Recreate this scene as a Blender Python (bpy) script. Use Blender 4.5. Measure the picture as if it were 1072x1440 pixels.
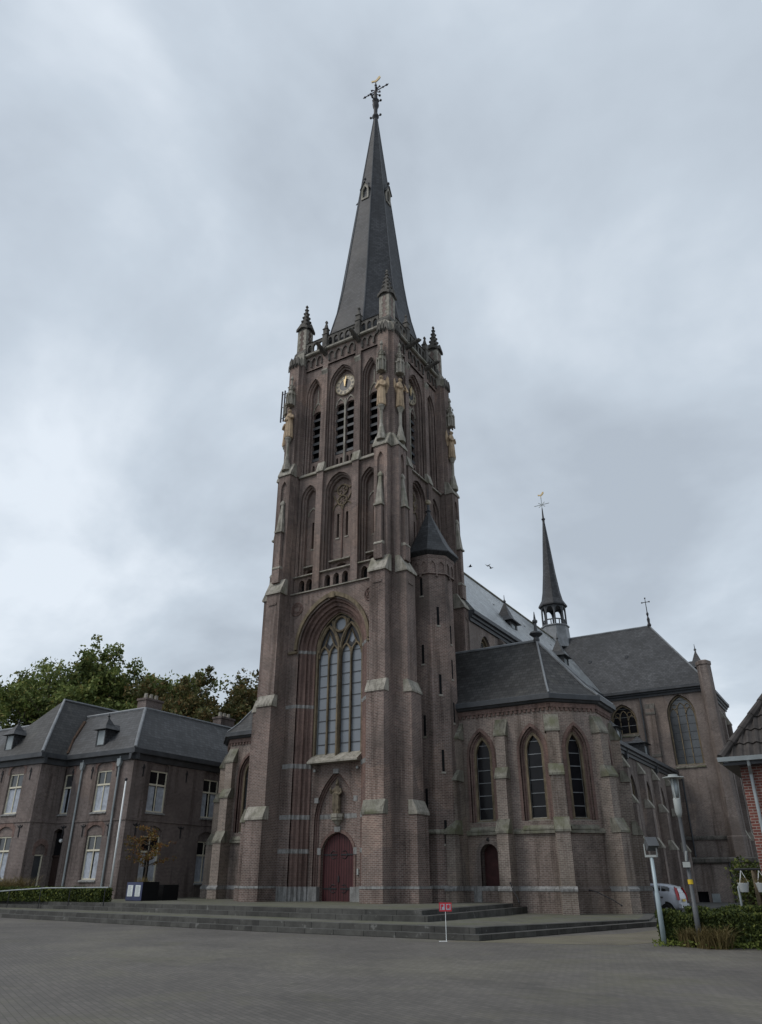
import bpy, bmesh, math, random
from math import sin, cos, pi, radians as R, sqrt, atan2
from mathutils import Vector, Matrix
from mathutils.geometry import tessellate_polygon

random.seed(7)
SC = bpy.context.scene
COL = SC.collection
for o in list(bpy.data.objects):
    bpy.data.objects.remove(o)

# ------------------------------------------------------------------ camera
cam = bpy.data.cameras.new('camera')
cam.sensor_fit = 'VERTICAL'
cam.sensor_height = 36.0
cam.lens = 1041.0 / 1440.0 * 36.0
cam.clip_end = 2000
camo = bpy.data.objects.new('camera', cam)
COL.objects.link(camo)
camo.location = (25.321, -35.715, 1.6)
camo.rotation_euler = (R(90 + 26.57), 0, R(31.43))
SC.camera = camo

# ------------------------------------------------------------------ world, sun, exposure
SUN_EL, SUN_AZ = 48.0, 222.0      # azimuth clockwise from +Y: the light comes from the front left of the church
W = bpy.data.worlds.new('World')
SC.world = W
W.use_nodes = True
wn, wl = W.node_tree.nodes, W.node_tree.links
wn.clear()
def N(nodes, t, **kw):
    n = nodes.new(t)
    for k, v in kw.items():
        if k.startswith('i_'):
            n.inputs[k[2:].replace('_', ' ')].default_value = v
        else:
            setattr(n, k, v)
    return n
def math_node(nodes, links, op, a, b=None, clamp=False):
    n = nodes.new('ShaderNodeMath'); n.operation = op; n.use_clamp = clamp
    for i, x in enumerate((a, b)):
        if x is None: continue
        if isinstance(x, (int, float)): n.inputs[i].default_value = x
        else: links.new(x, n.inputs[i])
    return n.outputs[0]
wout = N(wn, 'ShaderNodeOutputWorld')
wbg = N(wn, 'ShaderNodeBackground'); wbg.inputs['Strength'].default_value = 0.1
wl.new(wbg.outputs[0], wout.inputs[0])
sky = N(wn, 'ShaderNodeTexSky', sky_type='NISHITA', sun_disc=False)
sky.sun_elevation = R(SUN_EL); sky.sun_rotation = R(SUN_AZ)
sky.air_density = 1.2; sky.dust_density = 2.5
tc = N(wn, 'ShaderNodeTexCoord')
sx = N(wn, 'ShaderNodeSeparateXYZ'); wl.new(tc.outputs['Generated'], sx.inputs[0])
den = math_node(wn, wl, 'ADD', math_node(wn, wl, 'MAXIMUM', sx.outputs[2], 0.0), 0.32)
cx_ = math_node(wn, wl, 'DIVIDE', sx.outputs[0], den)
cy_ = math_node(wn, wl, 'DIVIDE', sx.outputs[1], den)
cv = N(wn, 'ShaderNodeCombineXYZ'); wl.new(cx_, cv.inputs[0]); wl.new(cy_, cv.inputs[1])
cv.inputs[2].default_value = 4.3
n1 = N(wn, 'ShaderNodeTexNoise', i_Scale=1.5, i_Detail=6.0, i_Roughness=0.52, i_Distortion=0.4)
wl.new(cv.outputs[0], n1.inputs['Vector'])
n2 = N(wn, 'ShaderNodeTexNoise', i_Scale=3.1, i_Detail=6.0, i_Roughness=0.55)
wl.new(cv.outputs[0], n2.inputs['Vector'])
cf = math_node(wn, wl, 'ADD', math_node(wn, wl, 'MULTIPLY', n1.outputs[0], 0.75), math_node(wn, wl, 'MULTIPLY', n2.outputs[0], 0.25))
crp = N(wn, 'ShaderNodeValToRGB')
crp.color_ramp.elements[0].position = 0.38; crp.color_ramp.elements[0].color = (3.85, 4.33, 4.9, 1)
crp.color_ramp.elements[1].position = 0.62; crp.color_ramp.elements[1].color = (6.7, 7.25, 7.85, 1)
e = crp.color_ramp.elements.new(0.5); e.color = (4.9, 5.5, 6.15, 1)
wl.new(cf, crp.inputs[0])
wmx = N(wn, 'ShaderNodeMixRGB'); wmx.inputs[0].default_value = 0.9
wl.new(sky.outputs[0], wmx.inputs[1]); wl.new(crp.outputs[0], wmx.inputs[2])
wl.new(wmx.outputs[0], wbg.inputs['Color'])

sun = bpy.data.lights.new('sun', 'SUN')
sun.energy = 1.2; sun.angle = R(25); sun.color = (1.0, 0.96, 0.915)
suno = bpy.data.objects.new('sun', sun); COL.objects.link(suno)
az, el = R(SUN_AZ), R(SUN_EL)
sd = Vector((sin(az) * cos(el), cos(az) * cos(el), sin(el)))
suno.rotation_euler = sd.to_track_quat('Z', 'Y').to_euler()
suno.location = (-30, -40, 60)

SC.render.engine = 'CYCLES'
SC.view_settings.view_transform = 'Standard'
SC.view_settings.look = 'None'
SC.view_settings.exposure = 0.32
SC.view_settings.gamma = 1.0

# ------------------------------------------------------------------ materials
MAT = {}
def newmat(name, rough=0.8, spec=0.3, metallic=0.0):
    m = bpy.data.materials.new(name); m.use_nodes = True
    nt = m.node_tree; b = nt.nodes['Principled BSDF']
    b.inputs['Roughness'].default_value = rough
    b.inputs['Specular IOR Level'].default_value = spec
    b.inputs['Metallic'].default_value = metallic
    MAT[name] = m
    return m, nt.nodes, nt.links, b
def ramp(nodes, links, fac, stops):
    r = nodes.new('ShaderNodeValToRGB')
    while len(r.color_ramp.elements) < len(stops): r.color_ramp.elements.new(0.5)
    for e, (p, c) in zip(r.color_ramp.elements, stops):
        e.position = p; e.color = (c[0], c[1], c[2], 1) if len(c) == 3 else c
    links.new(fac, r.inputs[0])
    return r.outputs[0]
def noise(nodes, links, vec, scale, detail=4, rough=0.55, stretch=None):
    if stretch:
        mp = nodes.new('ShaderNodeMapping'); mp.inputs['Scale'].default_value = stretch
        links.new(vec, mp.inputs[0]); vec = mp.outputs[0]
    n = nodes.new('ShaderNodeTexNoise')
    n.inputs['Scale'].default_value = scale; n.inputs['Detail'].default_value = detail; n.inputs['Roughness'].default_value = rough
    links.new(vec, n.inputs['Vector'])
    return n.outputs[0]
def mixc(nodes, links, a, b, fac, mode='MIX'):
    m = nodes.new('ShaderNodeMixRGB'); m.blend_type = mode
    for i, x in ((0, fac), (1, a), (2, b)):
        if isinstance(x, (int, float)): m.inputs[i].default_value = x
        elif isinstance(x, tuple): m.inputs[i].default_value = (x[0], x[1], x[2], 1)
        else: links.new(x, m.inputs[i])
    return m.outputs[0]
def face_uv(nodes, links):
    """u runs level along the face, v is height: courses stay level on every wall and slope"""
    t = nodes.new('ShaderNodeTexCoord'); g = nodes.new('ShaderNodeNewGeometry')
    c = nodes.new('ShaderNodeVectorMath'); c.operation = 'CROSS_PRODUCT'
    links.new(g.outputs['True Normal'], c.inputs[0]); c.inputs[1].default_value = (0, 0, 1)
    nm = nodes.new('ShaderNodeVectorMath'); nm.operation = 'NORMALIZE'; links.new(c.outputs[0], nm.inputs[0])
    d = nodes.new('ShaderNodeVectorMath'); d.operation = 'DOT_PRODUCT'
    links.new(nm.outputs[0], d.inputs[0]); links.new(t.outputs['Object'], d.inputs[1])
    s = nodes.new('ShaderNodeSeparateXYZ'); links.new(t.outputs['Object'], s.inputs[0])
    cb = nodes.new('ShaderNodeCombineXYZ'); links.new(d.outputs['Value'], cb.inputs[0]); links.new(s.outputs[2], cb.inputs[1])
    return cb.outputs[0], t.outputs['Object']
def brick_tex(nodes, links, vec, c1, c2, mortar, bw, bh, ms, bias=0.0):
    b = nodes.new('ShaderNodeTexBrick')
    links.new(vec, b.inputs['Vector'])
    for k, c in (('Color1', c1), ('Color2', c2), ('Mortar', mortar)): b.inputs[k].default_value = (*c, 1)
    b.inputs['Scale'].default_value = 1; b.inputs['Brick Width'].default_value = bw; b.inputs['Row Height'].default_value = bh
    b.inputs['Mortar Size'].default_value = ms; b.inputs['Mortar Smooth'].default_value = 0.2; b.inputs['Bias'].default_value = bias
    return b
def bump(nodes, links, bsdf, h, strength, dist=0.01):
    b = nodes.new('ShaderNodeBump'); b.inputs['Strength'].default_value = strength; b.inputs['Distance'].default_value = dist
    links.new(h, b.inputs['Height']); links.new(b.outputs[0], bsdf.inputs['Normal'])

def brickmat(name, c1, c2, mortar, bw=0.235, bh=0.082, ms=0.012, grime=(0.55, 1.2), tint=None, sootk=0.55):
    m, n, l, b = newmat(name, 0.88, 0.2)
    uv, ob = face_uv(n, l)
    bt = brick_tex(n, l, uv, c1, c2, mortar, bw, bh, ms)
    big = noise(n, l, ob, 0.22, 5, 0.6)
    g0, g1 = grime
    col = mixc(n, l, bt.outputs[0], ramp(n, l, big, [(0.3, (g0,) * 3), (0.55, (1, 1, 1)), (0.75, (g1, g1 * 0.97, g1 * 0.93))]), 1.0, 'MULTIPLY')
    streak = noise(n, l, ob, 1.0, 6, 0.7, (1.5, 1.5, 0.1))
    col = mixc(n, l, col, ramp(n, l, streak, [(0.38, (0.5, 0.48, 0.47)), (0.5, (1, 1, 1)), (0.62, (1.0, 1.0, 1.0)), (0.7, (1.18, 1.15, 1.12))]), 0.85, 'MULTIPLY')
    # rebuilt patches of slightly different brick, and sooty clouds
    vor = n.new('ShaderNodeTexVoronoi'); vor.inputs['Scale'].default_value = 0.45
    mpv = n.new('ShaderNodeMapping'); mpv.inputs['Scale'].default_value = (1, 1, 0.7); l.new(ob, mpv.inputs[0]); l.new(mpv.outputs[0], vor.inputs['Vector'])
    sv = n.new('ShaderNodeSeparateColor'); l.new(vor.outputs['Color'], sv.inputs[0])
    col = mixc(n, l, col, ramp(n, l, sv.outputs[0], [(0.0, (0.86, 0.85, 0.85)), (0.5, (1, 1, 1)), (0.86, (1, 1, 1)), (0.93, (1.22, 1.16, 1.1))]), 0.75, 'MULTIPLY')
    soot = noise(n, l, ob, 0.75, 6, 0.72, (1, 1, 0.55))
    col = mixc(n, l, col, (0.045, 0.04, 0.037), ramp(n, l, soot, [(0.54, (0, 0, 0)), (0.74, (sootk,) * 3)]))
    fine = noise(n, l, ob, 6, 3, 0.6)
    col = mixc(n, l, col, ramp(n, l, fine, [(0.3, (0.75,) * 3), (0.7, (1.2,) * 3)]), 0.7, 'MULTIPLY')
    if tint:
        t2 = noise(n, l, ob, 0.5, 3, 0.5)
        col = mixc(n, l, col, tint, ramp(n, l, t2, [(0.5, (0, 0, 0)), (0.72, (0.6,) * 3)]))
    l.new(col, b.inputs['Base Color'])
    bump(n, l, b, bt.outputs[1], -0.5, 0.008)
    return m
def stonemat(name, c, c2, moss=None, rough=0.85, scale=1.5):
    m, n, l, b = newmat(name, rough, 0.25)
    t = n.new('ShaderNodeTexCoord'); ob = t.outputs['Object']
    a = noise(n, l, ob, scale, 6, 0.65)
    col = ramp(n, l, a, [(0.3, c2), (0.62, c)])
    f = noise(n, l, ob, scale * 9, 4, 0.6)
    dr = noise(n, l, ob, 1.0, 5, 0.7, (5, 5, 0.6))
    col = mixc(n, l, col, ramp(n, l, dr, [(0.36, (0.4, 0.39, 0.37)), (0.52, (1, 1, 1))]), 0.75, 'MULTIPLY')
    col = mixc(n, l, col, ramp(n, l, f, [(0.3, (0.72,) * 3), (0.7, (1.15,) * 3)]), 0.8, 'MULTIPLY')
    if moss:
        k = noise(n, l, ob, scale * 0.55, 4, 0.6)
        col = mixc(n, l, col, moss, ramp(n, l, k, [(0.5, (0, 0, 0)), (0.66, (0.75,) * 3)]))
    l.new(col, b.inputs['Base Color'])
    bump(n, l, b, f, 0.25, 0.02)
    return m
def plain(name, c, rough=0.6, spec=0.4, metallic=0.0, var=0.15, scale=3):
    m, n, l, b = newmat(name, rough, spec, metallic)
    t = n.new('ShaderNodeTexCoord')
    a = noise(n, l, t.outputs['Object'], scale, 4, 0.6)
    lo = tuple(x * (1 - var) for x in c); hi = tuple(min(1, x * (1 + var)) for x in c)
    l.new(ramp(n, l, a, [(0.3, lo), (0.7, hi)]), b.inputs['Base Color'])
    return m
def slatemat(name, c, lich=None, rough=0.5, spec=0.5):
    m, n, l, b = newmat(name, rough, spec)
    uv, ob = face_uv(n, l)
    bt = brick_tex(n, l, uv, tuple(x * 0.68 for x in c), tuple(x * 1.36 for x in c), tuple(x * 0.35 for x in c), 0.3, 0.2, 0.016)
    big = noise(n, l, ob, 0.3, 5, 0.6)
    col = mixc(n, l, bt.outputs[0], ramp(n, l, big, [(0.3, (0.62,) * 3), (0.7, (1.35, 1.33, 1.3))]), 1.0, 'MULTIPLY')
    st = noise(n, l, ob, 1.0, 5, 0.65, (1.3, 1.3, 0.15))
    col = mixc(n, l, col, ramp(n, l, st, [(0.35, (0.7,) * 3), (0.7, (1.25,) * 3)]), 0.8, 'MULTIPLY')
    if lich:
        k = noise(n, l, ob, 0.8, 6, 0.7, (1, 1, 0.4))
        col = mixc(n, l, col, lich, ramp(n, l, k, [(0.56, (0, 0, 0)), (0.74, (0.5,) * 3)]))
    l.new(col, b.inputs['Base Color'])
    rr = n.new('ShaderNodeMapRange'); rr.inputs['To Min'].default_value = rough - 0.12; rr.inputs['To Max'].default_value = rough + 0.15
    l.new(big, rr.inputs['Value']); l.new(rr.outputs[0], b.inputs['Roughness'])
    bump(n, l, b, bt.outputs[1], -0.5, 0.012)
    return m

BR1, BR2, MO = (0.222, 0.151, 0.132), (0.14, 0.098, 0.089), (0.33, 0.295, 0.262)
brickmat('brick', BR1, BR2, MO, tint=(0.12, 0.1, 0.088))
brickmat('brick_pale', (0.275, 0.218, 0.188), (0.185, 0.148, 0.128), (0.36, 0.33, 0.29), tint=(0.2, 0.165, 0.13))
brickmat('brick_red', (0.188, 0.122, 0.106), (0.138, 0.092, 0.082), (0.21, 0.155, 0.135), grime=(0.7, 1.15))
brickmat('brick_grey', (0.23, 0.185, 0.168), (0.165, 0.132, 0.122), (0.28, 0.255, 0.23), tint=(0.13, 0.107, 0.094))
brickmat('brick_chapel', (0.265, 0.2, 0.178), (0.175, 0.135, 0.122), (0.36, 0.325, 0.285), tint=(0.15, 0.122, 0.1))
brickmat('brick_house', (0.185, 0.146, 0.138), (0.128, 0.103, 0.098), (0.25, 0.22, 0.2), tint=(0.11, 0.09, 0.082), grime=(0.72, 1.15), sootk=0.22)
brickmat('brick_bright', (0.22, 0.078, 0.062), (0.165, 0.06, 0.05), (0.32, 0.27, 0.24), grime=(0.85, 1.1))
stonemat('stone', (0.39, 0.365, 0.315), (0.23, 0.215, 0.185), (0.16, 0.155, 0.11))
stonemat('stone_moss', (0.25, 0.24, 0.2), (0.14, 0.132, 0.108), (0.105, 0.11, 0.06))
stonemat('stone_yellow', (0.22, 0.175, 0.115), (0.12, 0.1, 0.072))
stonemat('stone_grey', (0.3, 0.3, 0.295), (0.2, 0.2, 0.195))
stonemat('stone_dark', (0.15, 0.14, 0.125), (0.06, 0.057, 0.053))
stonemat('statue_stone', (0.5, 0.375, 0.25), (0.33, 0.25, 0.17), scale=2.5)
stonemat('statue_bronze', (0.2, 0.165, 0.115), (0.085, 0.072, 0.055), scale=3)
slatemat('slate', (0.042, 0.044, 0.048), rough=0.58, spec=0.4)
slatemat('slate_sky_sheen', (0.27, 0.29, 0.3), (0.2, 0.21, 0.12), rough=0.36, spec=0.9)  # base colour raised to carry the sky reflected at a grazing angle
slatemat('slate_lichen', (0.036, 0.036, 0.036), (0.1, 0.096, 0.08), rough=0.6, spec=0.35)
slatemat('slate_spire', (0.04, 0.042, 0.047), (0.03, 0.031, 0.034), rough=0.62, spec=0.35)
plain('lead', (0.17, 0.18, 0.19), 0.5, 0.5, 0, 0.3, 1.5)
plain('lead_dark', (0.05, 0.054, 0.06), 0.55, 0.4, 0, 0.3, 1.5)
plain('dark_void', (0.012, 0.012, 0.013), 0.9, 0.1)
plain('iron', (0.02, 0.02, 0.023), 0.6, 0.4)
plain('iron_violet', (0.05, 0.048, 0.062), 0.6, 0.4)
plain('gold', (0.5, 0.38, 0.2), 0.45, 0.5, 0.4)
plain('clock_gold', (0.3, 0.255, 0.18), 0.5, 0.5, 0.1, 0.3, 3)
plain('clock_black', (0.012, 0.013, 0.016), 0.4, 0.4)
plain('cream', (0.62, 0.58, 0.46), 0.5, 0.4, 0, 0.08, 2)
plain('white_paint', (0.72, 0.74, 0.74), 0.45, 0.4, 0, 0.06, 2)
plain('zinc', (0.28, 0.31, 0.32), 0.45, 0.5, 0.2, 0.2, 2)
plain('pole_blue', (0.33, 0.4, 0.43), 0.45, 0.4, 0.1, 0.1, 2)
plain('lamp_grey', (0.085, 0.09, 0.095), 0.5, 0.4, 0.1, 0.15, 2)
plain('lamp_body', (0.33, 0.35, 0.34), 0.45, 0.4, 0.1, 0.1, 2)
plain('black_box', (0.006, 0.006, 0.007), 0.75, 0.2)
plain('blue_panel', (0.05, 0.06, 0.12), 0.5, 0.4, 0, 0.15, 2)
plain('paper', (0.66, 0.7, 0.7), 0.7, 0.2, 0, 0.05, 5)
plain('ink', (0.2, 0.22, 0.23), 0.7, 0.2)
plain('sign_red', (0.5, 0.03, 0.045), 0.45, 0.4, 0, 0.1)
plain('sticker_yellow', (0.6, 0.42, 0.03), 0.5, 0.3)
plain('bark', (0.075, 0.062, 0.05), 0.9, 0.2, 0, 0.4, 5)
plain('soil', (0.045, 0.036, 0.028), 0.95, 0.1, 0, 0.4, 4)
plain('car_paint', (0.4, 0.425, 0.47), 0.3, 0.5, 0.25, 0.03, 1)
plain('car_glass', (0.012, 0.014, 0.016), 0.08, 0.6, 0, 0.1)
plain('rubber', (0.018, 0.018, 0.018), 0.85, 0.2)
plain('rim', (0.32, 0.33, 0.34), 0.4, 0.5, 0.6)
plain('tail_red', (0.34, 0.012, 0.016), 0.2, 0.6)
plain('plate_yellow', (0.6, 0.42, 0.05), 0.5, 0.3)
plain('door_dull', (0.045, 0.014, 0.014), 0.6, 0.3, 0, 0.35, 3)
plain('door_brown', (0.035, 0.022, 0.019), 0.5, 0.35)
plain('curtain', (0.38, 0.41, 0.46), 0.85, 0.2, 0, 0.25, 4)
plain('rust', (0.07, 0.045, 0.032), 0.9, 0.2, 0, 0.4, 4)
plain('bird_black', (0.012, 0.012, 0.013), 0.8, 0.2)
plain('pantile', (0.048, 0.042, 0.039), 0.75, 0.3, 0, 0.45, 2.2)
# glass
def glassmat(name, c, rough, spec, var=0.3, scale=1.2):
    plain(name, c, rough, spec, 0, var, scale)
glassmat('glass_grey', (0.2, 0.22, 0.245), 0.22, 0.5, 0.08, 0.6)
glassmat('glass_dark', (0.012, 0.012, 0.014), 0.1, 0.16)
glassmat('glass_mid', (0.05, 0.055, 0.06), 0.1, 0.8)
# planked door
m, n, l, b = newmat('door_red', 0.55, 0.35)
t = n.new('ShaderNodeTexCoord')
wv = n.new('ShaderNodeTexWave'); wv.wave_type = 'BANDS'; wv.bands_direction = 'X'; wv.inputs['Scale'].default_value = 1.9; wv.inputs['Distortion'].default_value = 0.2
l.new(t.outputs['Object'], wv.inputs['Vector'])
nz = noise(n, l, t.outputs['Object'], 2.0, 5, 0.6, (4, 4, 0.4))
cc = mixc(n, l, ramp(n, l, wv.outputs[1], [(0.04, (0.013, 0.005, 0.006)), (0.14, (0.07, 0.019, 0.021))]), ramp(n, l, nz, [(0.3, (0.7,) * 3), (0.7, (1.2,) * 3)]), 1.0, 'MULTIPLY')
l.new(cc, b.inputs['Base Color'])
# paving
m, n, l, b = newmat('paving', 0.85, 0.3)
t = n.new('ShaderNodeTexCoord'); ob = t.outputs['Object']
mp = n.new('ShaderNodeMapping'); mp.inputs['Rotation'].default_value = (0, 0, R(28)); l.new(ob, mp.inputs[0])
bt = brick_tex(n, l, mp.outputs[0], (0.122, 0.112, 0.101), (0.096, 0.089, 0.081), (0.068, 0.064, 0.056), 0.21, 0.105, 0.008)
g = noise(n, l, ob, 0.13, 6, 0.62)
cc = mixc(n, l, bt.outputs[0], ramp(n, l, g, [(0.3, (0.75, 0.75, 0.75)), (0.5, (1, 1, 1)), (0.72, (1.28, 1.3, 1.16))]), 1.0, 'MULTIPLY')
g2 = noise(n, l, ob, 0.55, 6, 0.7)
cc = mixc(n, l, cc, ramp(n, l, g2, [(0.32, (0.72,) * 3), (0.68, (1.22,) * 3)]), 0.7, 'MULTIPLY')
mos = noise(n, l, ob, 0.3, 7, 0.75)
cc = mixc(n, l, cc, (0.115, 0.11, 0.07), ramp(n, l, mos, [(0.52, (0, 0, 0)), (0.68, (0.45,) * 3)]))
wet = noise(n, l, ob, 0.22, 5, 0.7, (1.0, 2.2, 1))
cc = mixc(n, l, cc, (0.04, 0.038, 0.035), ramp(n, l, wet, [(0.58, (0, 0, 0)), (0.7, (0.45,) * 3)]))
spk = noise(n, l, ob, 2.6, 3, 0.5)
cc = mixc(n, l, cc, (0.22, 0.21, 0.18), ramp(n, l, spk, [(0.72, (0, 0, 0)), (0.76, (0.7,) * 3)]))
l.new(cc, b.inputs['Base Color'])
rr = n.new('ShaderNodeMapRange'); rr.inputs['To Min'].default_value = 0.65; rr.inputs['To Max'].default_value = 0.95
l.new(g2, rr.inputs['Value']); l.new(rr.outputs[0], b.inputs['Roughness'])
bump(n, l, b, bt.outputs[1], -0.4, 0.006)
def slabmat(name, c1, c2, joint, bw, bh, moss):
    m, n, l, b = newmat(name, 0.88, 0.25)
    t = n.new('ShaderNodeTexCoord'); ob = t.outputs['Object']
    bt = brick_tex(n, l, ob, c1, c2, joint, bw, bh, 0.012)
    g = noise(n, l, ob, 0.5, 6, 0.65)
    cc = mixc(n, l, bt.outputs[0], ramp(n, l, g, [(0.3, (0.7,) * 3), (0.7, (1.25,) * 3)]), 1.0, 'MULTIPLY')
    k = noise(n, l, ob, 0.7, 5, 0.7)
    cc = mixc(n, l, cc, moss, ramp(n, l, k, [(0.4, (0, 0, 0)), (0.62, (0.7,) * 3)]))
    l.new(cc, b.inputs['Base Color'])
slabmat('terrace_paving', (0.13, 0.125, 0.11), (0.095, 0.092, 0.082), (0.06, 0.062, 0.045), 0.4, 0.4, (0.105, 0.11, 0.062))
slabmat('path_paving', (0.17, 0.15, 0.115), (0.14, 0.125, 0.1), (0.08, 0.075, 0.06), 0.21, 0.105, (0.15, 0.14, 0.095))
# step stone: dark bluestone blocks with pale scuffs
m, n, l, b = newmat('step_stone', 0.8, 0.3)
uv, ob = face_uv(n, l)
bt = brick_tex(n, l, uv, (0.075, 0.074, 0.068), (0.046, 0.045, 0.042), (0.02, 0.02, 0.018), 1.25, 5.0, 0.015)
g = noise(n, l, ob, 1.3, 6, 0.7)
cc = mixc(n, l, bt.outputs[0], ramp(n, l, g, [(0.35, (0.7,) * 3), (0.7, (1.5,) * 3)]), 1.0, 'MULTIPLY')
sc = noise(n, l, ob, 3.2, 4, 0.6, (1.0, 1.0, 0.7))
cc = mixc(n, l, cc, (0.2, 0.2, 0.19), ramp(n, l, sc, [(0.64, (0, 0, 0)), (0.69, (0.6,) * 3)]))
l.new(cc, b.inputs['Base Color'])
# leaves
def leafmat(name, stops, trans=0.25):
    m, n, l, b = newmat(name, 0.7, 0.25)
    g = n.new('ShaderNodeNewGeometry')
    col = ramp(n, l, g.outputs['Random Per Island'], stops)
    t = n.new('ShaderNodeTexCoord')
    k = noise(n, l, t.outputs['Object'], 0.35, 3, 0.5)
    col = mixc(n, l, col, ramp(n, l, k, [(0.35, (0.65, 0.65, 0.6)), (0.65, (1.3, 1.25, 1.1))]), 1.0, 'MULTIPLY')
    l.new(col, b.inputs['Base Color'])
    tr = n.new('ShaderNodeBsdfTranslucent'); l.new(col, tr.inputs['Color'])
    mx = n.new('ShaderNodeMixShader'); mx.inputs[0].default_value = trans
    out = n['Material Output'] if 'Material Output' in n else n.get('Material Output')
    l.new(b.outputs[0], mx.inputs[1]); l.new(tr.outputs[0], mx.inputs[2]); l.new(mx.outputs[0], out.inputs[0])
leafmat('leaf_green', [(0.0, (0.091, 0.130, 0.044)), (0.6, (0.141, 0.185, 0.061)), (0.9, (0.217, 0.250, 0.086)), (1.0, (0.281, 0.238, 0.086))])
leafmat('leaf_olive', [(0.0, (0.071, 0.085, 0.035)), (0.55, (0.124, 0.127, 0.053)), (0.85, (0.177, 0.133, 0.062)), (1.0, (0.195, 0.115, 0.053))])
leafmat('leaf_autumn', [(0.0, (0.1, 0.09, 0.025)), (0.4, (0.16, 0.11, 0.03)), (0.75, (0.19, 0.095, 0.035)), (1.0, (0.14, 0.06, 0.03))])
leafmat('leaf_hedge', [(0.0, (0.032, 0.051, 0.019)), (0.6, (0.072, 0.098, 0.028)), (0.9, (0.142, 0.174, 0.044)), (1.0, (0.190, 0.205, 0.056))])
leafmat('leaf_lime', [(0.0, (0.072, 0.108, 0.024)), (0.6, (0.132, 0.168, 0.036)), (1.0, (0.192, 0.216, 0.060))])
leafmat('leaf_straw', [(0.0, (0.1, 0.085, 0.04)), (0.6, (0.16, 0.125, 0.06)), (1.0, (0.22, 0.185, 0.09))])

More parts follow.
